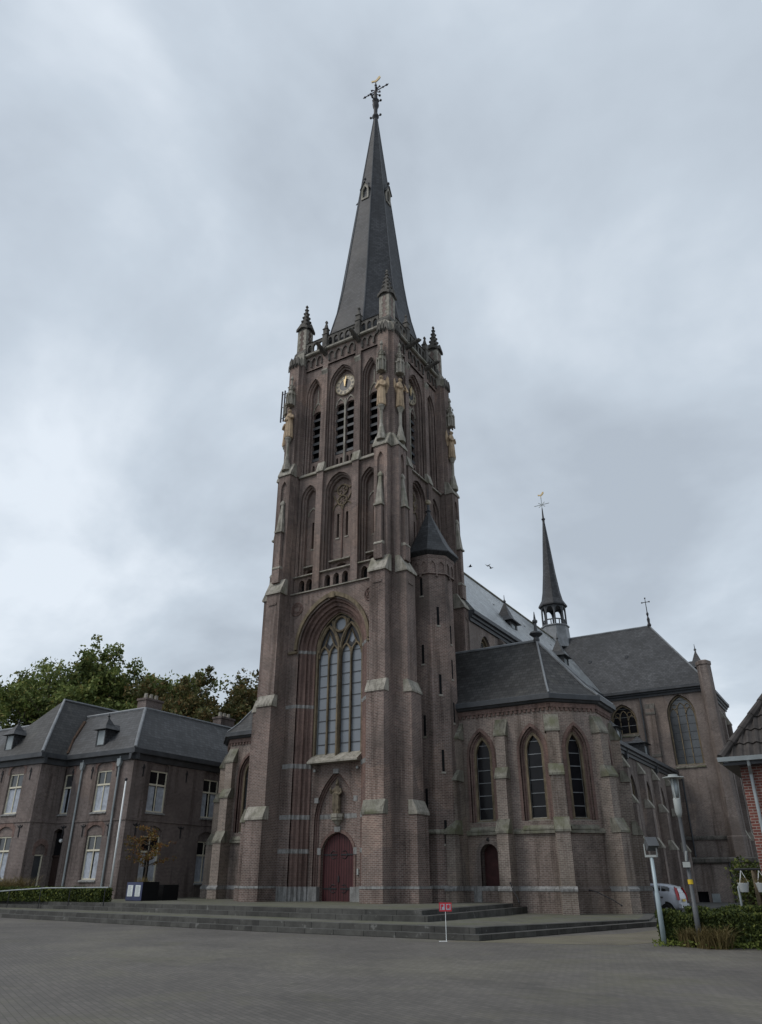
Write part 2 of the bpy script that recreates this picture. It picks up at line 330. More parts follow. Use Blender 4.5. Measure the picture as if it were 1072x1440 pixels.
# ------------------------------------------------------------------ mesh helpers
def WF(ox, oy, a):
    """wall frame: u along the wall, z up, d into the wall"""
    ca, sa = cos(a), sin(a)
    return lambda u, z, d: Vector((ox + u * ca - d * sa, oy + u * sa + d * ca, z))
ID = lambda x, y, z: Vector((x, y, z))
class MB:
    def __init__(s): s.v = []; s.f = []; s.M = None; s.calls = []
    def add(s, pts, faces):
        b = len(s.v); s.calls.append((b, len(s.f)))
        for p in pts:
            p = Vector(p)
            s.v.append(tuple(s.M @ p) if s.M is not None else tuple(p))
        for f in faces: s.f.append(tuple(i + b for i in f))
    def loft(s, loops, closed=True, cap0=True, cap1=True):
        n = len(loops[0]); pts = [p for l in loops for p in l]; fs = []
        for k in range(len(loops) - 1):
            for i in range(n if closed else n - 1):
                j = (i + 1) % n
                fs.append((k * n + i, k * n + j, (k + 1) * n + j, (k + 1) * n + i))
        if closed and cap0: fs.append(tuple(range(n))[::-1])
        if closed and cap1: fs.append(tuple((len(loops) - 1) * n + i for i in range(n)))
        s.add(pts, fs)
    def fbox(s, P, u0, u1, z0, z1, d0, d1):
        s.loft([[P(u0, z, d0), P(u1, z, d0), P(u1, z, d1), P(u0, z, d1)] for z in (z0, z1)])
    def box(s, x0, x1, y0, y1, z0, z1):
        s.loft([[(x0, y0, z), (x1, y0, z), (x1, y1, z), (x0, y1, z)] for z in (z0, z1)])
    def extr(s, P, prof, u0, u1):
        """profile of (d,z) extruded along u"""
        s.loft([[P(u, z, d) for d, z in prof] for u in (u0, u1)])
    def plan(s, P, poly, z0, z1):
        """open polyline of (u,d) extruded in height, as a sheet"""
        s.loft([[P(u, z, d) for u, d in poly] for z in (z0, z1)], closed=False)
    def prism(s, poly, z0, z1):
        s.loft([[(x, y, z) for x, y in poly] for z in (z0, z1)])
    def panel(s, P, outer, holes, d0, d1, rim=False):
        loops = [outer] + list(holes)
        tris = tessellate_polygon([[Vector((u, z, 0)) for u, z in l] for l in loops])
        flat = [p for l in loops for p in l]
        s.add([P(u, z, d0) for u, z in flat], [tuple(t) for t in tris])
        for i, l in enumerate(loops):
            if i == 0 and not rim: continue
            s.loft([[P(u, z, d) for u, z in l] for d in (d0, d1)], cap0=False, cap1=False)
    def slab(s, P, outer, holes, d0, d1):
        s.panel(P, outer, holes, d0, d1, True); loops = [outer] + list(holes)
        tris = tessellate_polygon([[Vector((u, z, 0)) for u, z in l] for l in loops])
        s.add([P(u, z, d1) for l in loops for u, z in l], [tuple(t)[::-1] for t in tris])
    def cap(s, P, outer, d):
        tris = tessellate_polygon([[Vector((u, z, 0)) for u, z in outer]])
        s.add([P(u, z, d) for u, z in outer], [tuple(t) for t in tris])
    def orders(s, P, seq):
        """seq of (outline, depth): stepped or splayed jambs"""
        s.loft([[P(u, z, d) for u, z in o] for o, d in seq], cap0=False, cap1=False)
    def ring(s, P, a, b, d0, d1):
        """flat band between outline a (outer) and b (inner), front at d0, back at d1"""
        s.loft([[P(u, z, d) for u, z in o] for o, d in ((a, d1), (a, d0), (b, d0), (b, d1))], cap0=False, cap1=False)
    def strip(s, P, a, b, d0, d1):
        """open version of ring, with closed ends"""
        q = [[P(u, z, d) for u, z in o] for o, d in ((a, d1), (a, d0), (b, d0), (b, d1))]
        n = len(a)
        s.loft([[q[k][i] for k in range(4)] for i in range(n)])
    def tube(s, path, r, n=6, closed=False, caps=True):
        path = [Vector(p) for p in path]; m = len(path); loops = []
        rr = r if isinstance(r, (list, tuple)) else [r] * m
        prev = None
        for i in range(m):
            a = path[(i - 1) % m] if (closed or i > 0) else path[i]
            b = path[(i + 1) % m] if (closed or i < m - 1) else path[i]
            t = (b - a).normalized() if (b - a).length > 1e-9 else Vector((0, 0, 1))
            if prev is None:
                x = t.orthogonal().normalized()
            else:
                x = (prev - t * prev.dot(t)); x = x.normalized() if x.length > 1e-6 else t.orthogonal().normalized()
            prev = x; y = t.cross(x)
            loops.append([path[i] + (x * cos(2 * pi * k / n) + y * sin(2 * pi * k / n)) * rr[i] for k in range(n)])
        if closed: loops.append(loops[0])
        s.loft(loops, cap0=caps and not closed, cap1=caps and not closed)
    def lathe(s, c, prof, n=16, ph=0.0, sx=1.0, sy=1.0):
        s.loft([[(c[0] + r * sx * cos(ph + 2 * pi * k / n), c[1] + r * sy * sin(ph + 2 * pi * k / n), c[2] + z) for k in range(n)] for r, z in prof])
    def ball(s, c, r, n=10, sx=1, sy=1, sz=1):
        k = max(4, n // 2 + 1)
        s.lathe(c, [(max(1e-3, r * sin(pi * i / k)), -r * sz * cos(pi * i / k)) for i in range(k + 1)], n, 0, sx, sy)
    def pieces(s, gap=0.03):
        """the shapes of this builder grouped into bodies that touch: one MB each"""
        n = len(s.calls); bb = []
        for i, (v0, f0) in enumerate(s.calls):
            v1 = s.calls[i + 1][0] if i + 1 < n else len(s.v)
            vs = s.v[v0:v1]
            bb.append(([min(v[k] for v in vs) - gap for k in range(3)], [max(v[k] for v in vs) + gap for k in range(3)]))
        root = list(range(n))
        def find(i):
            while root[i] != i: i = root[i]
            return i
        for i in range(n):
            for j in range(i):
                if all(bb[i][0][k] <= bb[j][1][k] and bb[j][0][k] <= bb[i][1][k] for k in range(3)):
                    a, b = find(i), find(j)
                    if a != b: root[max(a, b)] = min(a, b)
        out = {}
        for i, (v0, f0) in enumerate(s.calls):
            v1 = s.calls[i + 1][0] if i + 1 < n else len(s.v)
            f1 = s.calls[i + 1][1] if i + 1 < n else len(s.f)
            m = out.setdefault(find(i), MB())
            b = len(m.v); m.calls.append((b, len(m.f)))
            m.v += s.v[v0:v1]; m.f += [tuple(x - v0 + b for x in f) for f in s.f[f0:f1]]
        return list(out.values())
    def build(s, name, mat, parent=None, smooth=False, **props):
        me = bpy.data.meshes.new(name)
        me.from_pydata(s.v, [], s.f)
        bm = bmesh.new(); bm.from_mesh(me)
        bmesh.ops.recalc_face_normals(bm, faces=bm.faces)
        bm.to_mesh(me); bm.free()
        if smooth:
            for p in me.polygons: p.use_smooth = True
        me.materials.append(MAT[mat])
        o = bpy.data.objects.new(name, me); COL.objects.link(o)
        if parent: o.parent = parent
        for k, v in props.items(): o[k] = v
        return o
def tag(o, label=None, cat=None, group=None, kind=None):
    for k, v in (('label', label), ('category', cat), ('group', group), ('kind', kind)):
        if v: o[k] = v
    return o
def thing(name, label, cat, loc=(0, 0, 0), rz=0, group=None):
    o = bpy.data.objects.new(name, None); COL.objects.link(o)
    o.location = loc; o.rotation_euler = (0, 0, rz); o.empty_display_size = 0.3
    return tag(o, label, cat, group)
def copy_tree(o, parent=None):
    c = o.copy(); COL.objects.link(c)
    if parent: c.parent = parent
    for ch in list(o.children):
        copy_tree(ch, c)
    return c
def gothic(uc, a, z0, zs, za, n=9):
    """pointed outline: up the left jamb, over the apex, down the right jamb"""
    h = za - zs
    if h < a * 1.001:
        pts = [(uc - a * cos(pi * i / (2 * n)), zs + h * sin(pi * i / (2 * n))) for i in range(2 * n + 1)]
    else:
        c = (h * h - a * a) / (2 * a); rad = a + c; ta = atan2(h, c)
        L = [(uc + c - rad * cos(ta * i / n), zs + rad * sin(ta * i / n)) for i in range(n + 1)]
        pts = L + [(2 * uc - u, z) for u, z in L[-2::-1]]
    return [(uc - a, z0)] + pts + [(uc + a, z0)]
def arc_part(o):      # outline without the two foot points
    return o[1:-1]
def rect(u0, u1, z0, z1): return [(u0, z0), (u0, z1), (u1, z1), (u1, z0)]
def segarch(u0, u1, z0, zs, rise, n=8):
    uc, a = (u0 + u1) / 2, (u1 - u0) / 2
    rad = (a * a + rise * rise) / (2 * rise); ta = math.asin(min(1, a / rad))
    return [(u0, z0)] + [(uc + rad * sin(-ta + 2 * ta * i / n), zs - (rad - rise) + rad * cos(-ta + 2 * ta * i / n)) for i in range(n + 1)] + [(u1, z0)]
def circle(uc, zc, r, n=20): return [(uc + r * cos(2 * pi * i / n), zc + r * sin(2 * pi * i / n)) for i in range(n)]
def seg_on(P, pts, d): return [P(u, z, d) for u, z in pts]

# ------------------------------------------------------------------ ground
def flat(name, poly, mat, kind='structure'):
    mb = MB(); mb.add([(x, y, z) for x, y, z in poly], [tuple(range(len(poly)))])
    return mb.build(name, mat, None, kind=kind)
flat('plaza_paving', [(-300, -200, 0), (300, -200, 0), (300, 400, 0), (-300, 400, 0)], 'paving')
flat('path', [(13.4, -12.9, .004), (17.2, -6, .004), (18.4, 2, .004), (18.2, 36, .004), (24, 36, .004), (22, -4, .004), (19.6, -8, .004), (18.6, -11.4, .004)], 'path_paving')
# lower terrace: two risers, front edge bending slightly, falling gently towards the church
LF = [(-60, -4.4), (-14.4, -9.2), (4.8, -11.75), (14.4, -12.15), (17.0, -0.4), (15.6, 7.0)]
def offs(pl, d):
    out = []
    for i, p in enumerate(pl):
        a = Vector(pl[max(0, i - 1)]); b = Vector(pl[min(len(pl) - 1, i + 1)])
        nrm = []
        for q, r in ((pl[i - 1], p) if i else (p, pl[1]), (p, pl[i + 1]) if i < len(pl) - 1 else (pl[i - 1], p)):
            t = (Vector(r) - Vector(q)).normalized(); nrm.append(Vector((-t.y, t.x)))
        m = (nrm[0] + nrm[1]); m = m / max(0.3, m.dot(nrm[0]))
        out.append((p[0] + m.x * d, p[1] + m.y * d))
    return out
BACK = [(15.6, 60), (-60, 60)]
def step_body(name, edge, zt, zb, mat='step_stone', back=BACK):
    mb = MB(); poly = edge + back
    mb.prism(poly, zb, zt)
    return mb.build(name, mat, None, kind='structure')
def zter(x, y):
    """terrace height: level along the top step, 0.2 at the chapel walls"""
    t = max(0.0, min(1.0, (y + 11.0) / 12.0)) * max(0.0, min(1.0, (x - 3) / 7.0))
    return 0.34 - 0.12 * t
L2 = offs(LF, 0.36)
step_body('lower_step', LF, 0.165, -0.2)
# upper step stones of the lower flight as a rim, paved inside
mb = MB(); inn = offs(LF, 0.82)
for i in range(len(LF) - 1):
    a, b_, c_, d_ = L2[i], L2[i + 1], inn[i + 1], inn[i]
    k = 16
    rows = []
    for j in range(k + 1):
        t = j / k
        p = [a[q] * (1 - t) + b_[q] * t for q in (0, 1)]; r = [d_[q] * (1 - t) + c_[q] * t for q in (0, 1)]
        zp, zr = zter(*p), zter(*r)
        rows.append([(p[0], p[1], -0.1), (p[0], p[1], zp), (r[0], r[1], zr), (r[0], r[1], -0.1)])
    mb.loft(rows)
mb.build('terrace_edge', 'step_stone', None, kind='structure')
mb = MB(); k = 40
rows = []
pts = []
for i in range(len(inn) - 1):
    for j in range(12):
        t = j / 12
        pts.append((inn[i][0] * (1 - t) + inn[i + 1][0] * t, inn[i][1] * (1 - t) + inn[i + 1][1] * t))
pts.append(inn[-1])
ctr = (2.0, 20.0)
for j in range(13):
    t = j / 12
    rows.append([(p[0] * (1 - t) + ctr[0] * t, p[1] * (1 - t) + ctr[1] * t) for p in pts])
rows = [[(x, y, zter(x, y) - 0.004) for x, y in r] for r in rows]
mb.loft(rows, closed=False)
mb.build('terrace_paving', 'terrace_paving', None, kind='structure')
# upper platform in front of the tower and the rectory
UF = [(-60, -3.0), (-10.6, -7.1), (1.7, -8.5), (8.2, -9.3), (10.9, -8.9), (9.75, 2.9), (9.75, 8.0)]
UB = [(9.75, 60), (-60, 60)]
step_body('upper_step', UF, 0.505, -0.2, back=[(9.75, 30), (-60, 60)])
step_body('upper_step', offs(UF, 0.38), 0.668, -0.2, back=[(9.3, 30), (-60, 60)])
mb = MB(); mb.add([(x, y, 0.673) for x, y in offs(UF, 0.8) + [(8.9, 30), (-60, 60)]], [tuple(range(len(UF) + 2))])
mb.build('platform_paving', 'terrace_paving', None, kind='structure')

# ------------------------------------------------------------------ church
CH = thing('church', 'tall brown brick gothic church with slate spire, stair turret and side chapels on stepped terrace', 'church', (0, 0, 0.3))
def part(mb, name, mat, parent=None, smooth=False, split=True, **kw):
    if split and name not in ('tower_wall', 'wall', 'glazing_bar', 'clock'):
        ps = mb.pieces()
        if len(ps) > 1: return [part(p, name, mat, parent, smooth, False, **kw) for p in ps][0]
    o = mb.build(name, mat, None, smooth, **kw)
    p = parent or CH
    o.parent = p
    o.matrix_parent_inverse = Matrix.Translation((0, 0, -0.3)) if p is CH else Matrix.Identity(4)
    return o
CYT = 4.19
def TF(k):
    a = k * pi / 2
    ox, oy = (4.19 * sin(a), CYT - 4.19 * cos(a))
    return WF(ox, oy, a)
W0 = 3.36
PIL = (1.2, 1.72)

wall = MB(); arcs = MB(); dress = {}
def D(k):
    return dress.setdefault(k, MB())
void = MB()
for k in range(4):
    P = TF(k)
    # ---- stage 1
    if k == 0:
        big = gothic(0, 2.5, 0.6, 14.45, 17.45, 14)
        wall.panel(P, rect(-W0, W0, 0.3, 18.3), [big], 0.0, 0.1)
        seq = [(2.5, 17.45, 0.0), (2.5, 17.45, .14), (2.36, 17.3, .14), (2.30, 17.25, .32), (2.12, 17.05, .34), (2.12, 17.05, .5), (1.96, 16.9, .52), (1.90, 16.85, .7), (1.74, 16.75, .72), (1.74, 16.75, .84)]
        arcs.orders(P, [(gothic(0, a, 0.6, 14.45, z, 14), d) for a, z, d in seq])
    else:
        wall.panel(P, rect(-W0, W0, 0.3, 18.3), [], 0.0, 0.1)
    # ---- stage 2, recessed bays between pilasters
    holes = []
    arcade = [-2.72, -2.12, -.68, 0, .68, 2.12, 2.72]
    for u in arcade: holes.append(gothic(u, .22, 18.36, 18.98, 19.24, 5))
    bays = [(0, 1.06, 25.35, 26.62), (-2.44, .66, 25.25, 26.3), (2.44, .66, 25.25, 26.3)]
    for u, a, zs, za in bays: holes.append(gothic(u, a, 19.62, zs, za))
    wall.panel(P, rect(-W0, W0, 18.3, 27.05), holes, .25, .3)
    for u in arcade:
        o = gothic(u, .22, 18.36, 18.98, 19.24, 5)
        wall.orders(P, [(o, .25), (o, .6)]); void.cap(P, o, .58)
    for u, a, zs, za in bays:
        o1 = gothic(u, a, 19.62, zs, za); o2 = gothic(u, a - .1, 19.62, zs, za - .12); o3 = gothic(u, a - .2, 19.62, zs, za - .26)
        wall.orders(P, [(o1, .25), (o1, .4), (o2, .42), (o2, .56), (o3, .58), (o3, .82)])
        sl = [(-.36, 21.95, 23.75), (.36, 21.95, 23.75)] if u == 0 else [(.05, 21.6, 23.6)]
        hs = [rect(u + s - .1, u + s + .1, z0, z1) for s, z0, z1 in sl]
        lowo = segarch(u - .34, u + .34, 19.72, 20.02, .1, 5)
        wall.panel(P, o3, hs + [lowo], .8, 1.1, rim=False)
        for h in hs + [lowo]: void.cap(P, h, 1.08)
        D('sill').extr(P, [(.5, 20.22), (.5, 20.30), (.8, 20.46), (.8, 20.22)], u - a + .24, u + a - .24)
        for s, z0, z1 in sl: D('sill').fbox(P, u + s - .15, u + s + .15, z0 - .09, z0, .76, .82)
        if u == 0:
            arcs.fbox(P, -.045, .045, 20.46, 24.3, .74, .8)
            arcs.fbox(P, -.8, -.72, 20.46, 25.0, .76, .8); arcs.fbox(P, .72, .8, 20.46, 25.0, .76, .8)
        else:
            g = gothic(u, a - .26, 23.9, 24.1, 24.75, 6)
            D('tracery').strip(P, arc_part(g), arc_part(gothic(u, a - .33, 23.9, 24.1, 24.62, 6)), .74, .8)
    # ---- strings, pilasters
    D('string_course').extr(P, [(-.12, 18.2), (-.12, 18.27), (.27, 18.38), (.27, 18.2)], -W0 + .04, W0 - .04)
    for u0, u1 in ((-W0 + .04, -PIL[1]), (-PIL[0], PIL[0]), (PIL[1], W0 - .04)):
        D('string_course').extr(P, [(.06, 19.44), (.06, 19.51), (.27, 19.62), (.27, 19.44)], u0 + .003, u1 - .003)
        D('string_course').extr(P, [(.08, 26.95), (.08, 27.03), (.32, 27.3), (.32, 26.95)], u0 + .003, u1 - .003)
    for s in (-1, 1):
        u0, u1 = sorted((s * PIL[0], s * PIL[1]))
        wall.fbox(P, u0, u1, 18.36, 27.0, .02, .3)
        wall.fbox(P, u0 + .03, u1 - .03, 27.5, 36.25, .14, .34)
        D('pilaster_cap').extr(P, [(-.06, 26.95), (-.06, 27.04), (.14, 27.75), (.3, 27.75), (.3, 26.95)], u0 - .03, u1 + .03)
        D('pilaster_head').extr(P, [(.14, 35.35), (.0, 35.62), (.0, 35.75), (.14, 35.75)], u0 + .01, u1 - .01)
    # ---- stage 3, belfry
    bel = [(0, 1.1, 34.15, 35.75), (-2.46, .68, 33.95, 35.4), (2.46, .68, 33.95, 35.4)]
    wall.panel(P, rect(-W0, W0, 27.05, 36.2), [gothic(u, a, 27.15, zs, za) for u, a, zs, za in bel], .3, .36)
    for u, a, zs, za in bel:
        o1 = gothic(u, a, 27.15, zs, za); o2 = gothic(u, a - .1, 27.15, zs, za - .1); o3 = gothic(u, a - .22, 27.15, zs, za - .26)
        wall.orders(P, [(o1, .3), (o1, .42), (o2, .44), (o2, .58), (o3, .6), (o3, .84)])
        lights = [(-.44, .36), (.44, .36)] if u == 0 else [(0, .38)]
        hs = []
        for du, w in lights:
            hs.append(gothic(u + du, w, 28.42, 32.45, 32.72, 5))
            for q in (-.17, .17): hs.append(gothic(u + du + q, .1, 27.34, 27.98, 28.18, 4))
        wall.panel(P, o3, hs, .82, 1.05, rim=False)
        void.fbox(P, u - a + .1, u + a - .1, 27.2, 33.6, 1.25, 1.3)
        for q in hs: pass
        if u != 0:
            g = gothic(u, .43, 32.4, 32.5, 33.55, 6)
            D('tracery').strip(P, arc_part(g), arc_part(gothic(u, .36, 32.4, 32.5, 33.4, 6)), .76, .82)
            D('tracery').fbox(P, u - .04, u + .04, 33.5, 34.6, .77, .82)
        else:
            for du, w in lights:
                g = gothic(u + du, .42, 32.3, 32.4, 33.2, 6)
                D('tracery').strip(P, arc_part(g), arc_part(gothic(u + du, .35, 32.3, 32.4, 33.08, 6)), .76, .82)
            D('tracery').fbox(P, -.06, .06, 27.3, 33.0, .74, .82)
    # ---- frieze of small hanging arches
    fr = []
    for u0, u1, n in ((-W0 + .05, -PIL[1] - .02, 3), (-PIL[0], PIL[0], 4), (PIL[1] + .02, W0 - .05, 3)):
        st = (u1 - u0) / n
        for i in range(n): fr.append(gothic(u0 + st * (i + .5), st * .38, 36.3, 36.95, 37.3, 4))
    wall.panel(P, rect(-W0, W0, 36.2, 37.6), fr, .16, .34)
    for f in fr: wall.cap(P, f, .235)
    for u0, u1, n in ((-W0 + .05, -PIL[1] - .02, 3), (-PIL[0], PIL[0], 4), (PIL[1] + .02, W0 - .05, 3)):
        st = (u1 - u0) / n
        for i in range(n):
            u = u0 + st * (i + .5)
            D('hanging_arch').strip(P, arc_part(gothic(u, st * .46, 36.3, 36.9, 37.38, 4)), arc_part(gothic(u, st * .36, 36.3, 36.9, 37.24, 4)), .1, .16)
        for i in range(n + 1):
            u = min(max(u0 + st * i, u0 + .07), u1 - .07)
            D('hanging_arch').fbox(P, u - .055, u + .055, 36.45, 36.95, .08, .158)
    D('string_course').extr(P, [(.0, 37.5), (-.08, 37.56), (-.08, 37.68), (.3, 37.72), (.3, 37.5)], -W0 + .05, W0 - .05)
wall.box(-2.6, 2.6, CYT - 2.6, CYT + 2.6, 0.3, 37.45)  # unseen core, added to block light through the slits
wall.box(-3.8, 3.8, CYT - 3.8, CYT + 3.8, 37.45, 37.62)
TW = part(wall, 'tower_wall', 'brick')
part(arcs, 'portal_arch', 'brick_red', TW)
for k_, m_ in dress.items(): part(m_, k_, 'stone' if k_ != 'hanging_arch' else 'stone_dark', TW)
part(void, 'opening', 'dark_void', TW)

# louvres of the bell openings
for k in range(4):
    P = TF(k)
    for u, w in ((-.44, .35), (.44, .35), (-2.46, .37), (2.46, .37)):
        mb = MB()
        for i in range(6):
            z = 28.5 + i * .68
            mb.extr(P, [(.86, z), (.86, z + .2), (1.14, z + .45), (1.14, z + .25)], u - w, u + w)
        part(mb, 'louvre', 'lead_dark', TW)

# hood mould of the great window, stone bands, jamb plinth
P = TF(0)
mb = MB()
g0 = gothic(0, 2.78, 14.4, 14.5, 17.86, 14); g1 = gothic(0, 2.58, 14.4, 14.5, 17.58, 14)
mb.strip(P, arc_part(g0), arc_part(g1), -.14, .0)
for s in (-1, 1):
    a, b_ = sorted((s * 2.58, s * 3.26)); mb.extr(P, [(-.14, 14.28), (-.14, 14.38), (0, 14.5), (0, 14.28)], a, b_)
mb.fbox(P, -.22, .22, 17.45, 17.72, -.18, .02)
part(mb, 'hood_mould', 'stone_yellow', TW)
JP = [(2.5, 0.0), (2.5, .14), (2.36, .14), (2.30, .32), (2.12, .34), (2.12, .5), (1.96, .52), (1.90, .7), (1.74, .72), (1.74, .86)]
for z0, z1, o, mt in ((.6, 1.38, .035, 'stone_grey'), (3.02, 3.24, .012, 'stone_grey'), (4.76, 5.0, .012, 'stone_grey'), (10.95, 11.15, .012, 'stone_grey'), (14.3, 14.48, .012, 'stone_grey'), (7.5, 7.75, .012, 'stone_grey')):
    mb = MB()
    for s in (-1, 1):
        pl = [(s * (3.27), -o)] + [(s * (u - o), d - o) for u, d in JP]
        if z0 > 14 : pl = pl[1:]
        pl2 = pl + [(s * 1.72, .88)]
        mb.plan(P, pl2, z0, z1)
        mb.add([P(u, z1, d) for u, d in pl2] + [P(u, z1, d + .03) for u, d in pl2], [(i, i + 1, i + 1 + len(pl2), i + len(pl2)) for i in range(len(pl2) - 1)])
    part(mb, 'stone_band', mt, TW)

# portal infill with niche and door
mb = MB(); nich = gothic(0, 1.45, 0.6, 4.5, 7.3, 12)
mb.panel(P, rect(-1.76, 1.76, .45, 7.9), [nich], .84, .9, rim=False)
n2_ = gothic(0, 1.3, .5, 4.5, 7.08, 12)
door_o = gothic(0, 1.08, .62, 2.95, 4.06, 12)
mb.panel(P, n2_, [door_o], 1.14, 1.4, rim=False)
part(mb, 'portal_wall', 'brick', TW)
mb = MB()
mb.orders(P, [(nich, .84), (gothic(0, 1.45, .6, 4.5, 7.3, 12), .95), (gothic(0, 1.38, .6, 4.5, 7.2, 12), .97), (gothic(0, 1.38, .6, 4.5, 7.2, 12), 1.05), (n2_, 1.07), (n2_, 1.15)])
for o in (door_o,):
    mb.strip(P, gothic(0, 1.22, .7, 2.95, 4.24, 12), o[:1] + o[1:], 1.09, 1.14)
part(mb, 'niche_arch', 'brick_red', TW)
mb = MB()
for s in (-1, 1):
    a, b_ = sorted((s * 1.09, s * 1.74))
    mb.fbox(P, a, b_, .6, 1.38, .78, 1.2)
    a, b_ = sorted((s * 1.085, s * 1.32)); mb.fbox(P, a, b_, 2.95, 3.3, 1.06, 1.2)
    a, b_ = sorted((s * .42, s * 1.29)); mb.fbox(P, a, b_, 4.78, 5.02, 1.125, 1.2)
    a, b_ = sorted((s * 1.2, s * 1.46)); mb.fbox(P, a, b_, 5.62, 5.9, .82, 1.0)
mb.fbox(P, -.2, .2, 4.1, 4.36, 1.05, 1.16)
mb.fbox(P, -.18, .18, 7.15, 7.4, .78, .95)
part(mb, 'stone_block', 'stone_grey', TW)
mb = MB()
mb.lathe(P(0, 4.4, 1.12), [(.08, 0), (.18, .12), (.26, .22), (.38, .3), (.38, .4), (.42, .42), (.42, .62)], 8, pi / 8)
part(mb, 'console', 'stone', TW)
for s in (-1, 1):
    mb = MB(); half = [(u, z) for u, z in door_o if u * s >= -1e-6]
    half = [(0.012 * s if abs(u) < 1e-6 else u, z) for u, z in half]
    if s > 0: half = half + [(.012, .62)]
    else: half = half + [(-.012, .62)]
    mb.slab(P, half, [], 1.32, 1.4)
    dr = part(mb, 'door', 'door_red', TW)
    mb = MB()
    for z in (1.25, 2.92):
        a, b_ = sorted((s * .12, s * 1.04)); mb.fbox(P, a, b_, z, z + .07, 1.29, 1.318)
        for q in (-1, 1):
            mb.tube([P(s * .62, z + .035, 1.305), P(s * .4, z + .035 + q * .2, 1.305), P(s * .22, z + .035 + q * .16, 1.305)], .02, 5)
    part(mb, 'hinge', 'iron', dr)
mb = MB(); mb.fbox(P, -.05, .05, 1.6, 1.9, 1.28, 1.318); part(mb, 'door_handle', 'iron', TW)
for u in (-1.45, 1.5):
    mb = MB(); mb.ball(P(u, 7.35, .72), .09, 8); mb.tube([P(u, 7.35, .72), P(u, 7.35, .86)], .03, 6); part(mb, 'spotlight', 'lamp_body', TW)
mb = MB(); mb.fbox(P, 1.5, 1.6, 1.95, 2.25, .79, .84); part(mb, 'doorbell', 'lamp_body', TW)

# ---- traceried windows
def bars(mb, P, u0, u1, z0, z1, step, d, r=.022):
    z = z0 + step
    while z < z1 - .1:
        mb.fbox(P, u0, u1, z - r, z + r, d - .02, d); z += step
    for a, b in ((u0, u0 + .015), (u1 - .015, u1)): mb.fbox(P, a, b, z0 + .05, min(z - step + r, z1), d - .021, d - .001)
def arcpts(uc, a, zs, za, n=9): return arc_part(gothic(uc, a, zs - 1, zs, za, n))
def great_window():
    d = .98
    g = MB(); o = gothic(0, 1.7, 8.0, 14.5, 16.8, 12); g.cap(P, o, d + .05)
    w = MB()
    w.ring(P, gothic(0, 1.76, 7.9, 14.5, 16.86, 12), gothic(0, 1.61, 7.95, 14.5, 16.68, 12), .82, d + .05)
    w.fbox(P, -.095, .095, 8.1, 14.5, d - .2, d + .03)
    w.fbox(P, -.05, .05, 8.1, 14.5, d - .28, d - .2)
    for s in (-1, 1):
        w.fbox(P, s * .82 - .042, s * .82 + .042, 8.1, 14.05, d - .12, d + .03)
        w.tube(seg_on(P, arcpts(s * .82, .76, 14.35, 15.98), d - .08), .1, 6)
        for q in (-1, 1):
            w.tube(seg_on(P, arcpts(s * .82 + q * .38, .36, 14.0, 14.72, 6), d - .04), .065, 6)
        # diamond light above the two lancets
        c = s * .82
        w.tube(seg_on(P, [(c - .36, 14.75), (c, 14.35), (c + .36, 14.75), (c, 15.6)], d - .03), .06, 6, True)
        w.tube(seg_on(P, [(s * 1.05, 15.95), (s * 1.4, 15.55)], d - .04), .06, 6)
    w.tube(seg_on(P, circle(0, 16.02, .47, 20), d - .06), .09, 6, True)
    w.tube(seg_on(P, [(0, 14.5), (-.42, 15.5), (-.6, 16.3)], d - .06), .09, 6)
    w.tube(seg_on(P, [(0, 14.5), (.42, 15.5), (.6, 16.3)], d - .06), .09, 6)
    # dark sheet added for the shaded gaps between the tracery bars
    inf = MB()
    inf.slab(P, gothic(0, 1.62, 14.55, 14.6, 16.68, 12), [circle(0, 16.02, .42, 16)] +
           [gothic(s * .82 + q * .375, .3, 14.6, 14.62, 14.66, 3) for s in (-1, 1) for q in (-1, 1)] +
           [[(s * .82 - .25, 14.98), (s * .82, 14.72), (s * .82 + .25, 14.98), (s * .82 + .16, 15.35), (s * .82, 15.62), (s * .82 - .16, 15.35)] for s in (-1, 1)],
           d, d + .03)
    wd = part(w, 'great_window', 'stone_yellow')
    part(inf, 'tracery_shade', 'iron', wd)
    part(g, 'glass', 'glass_grey', wd)
    for s in (-1, 1):
        for q in (-1, 1):
            b = MB(); c = s * .82 + q * .37; bars(b, P, c - .34, c + .34, 8.15, 14.6, .68, d + .04); part(b, 'glazing_bar', 'lead_dark', wd)
    s_ = MB(); s_.extr(P, [(.3, 7.72), (.3, 7.82), (.98, 8.3), (.98, 7.72)], -1.74, 1.74); part(s_, 'sill', 'stone', wd)
great_window()

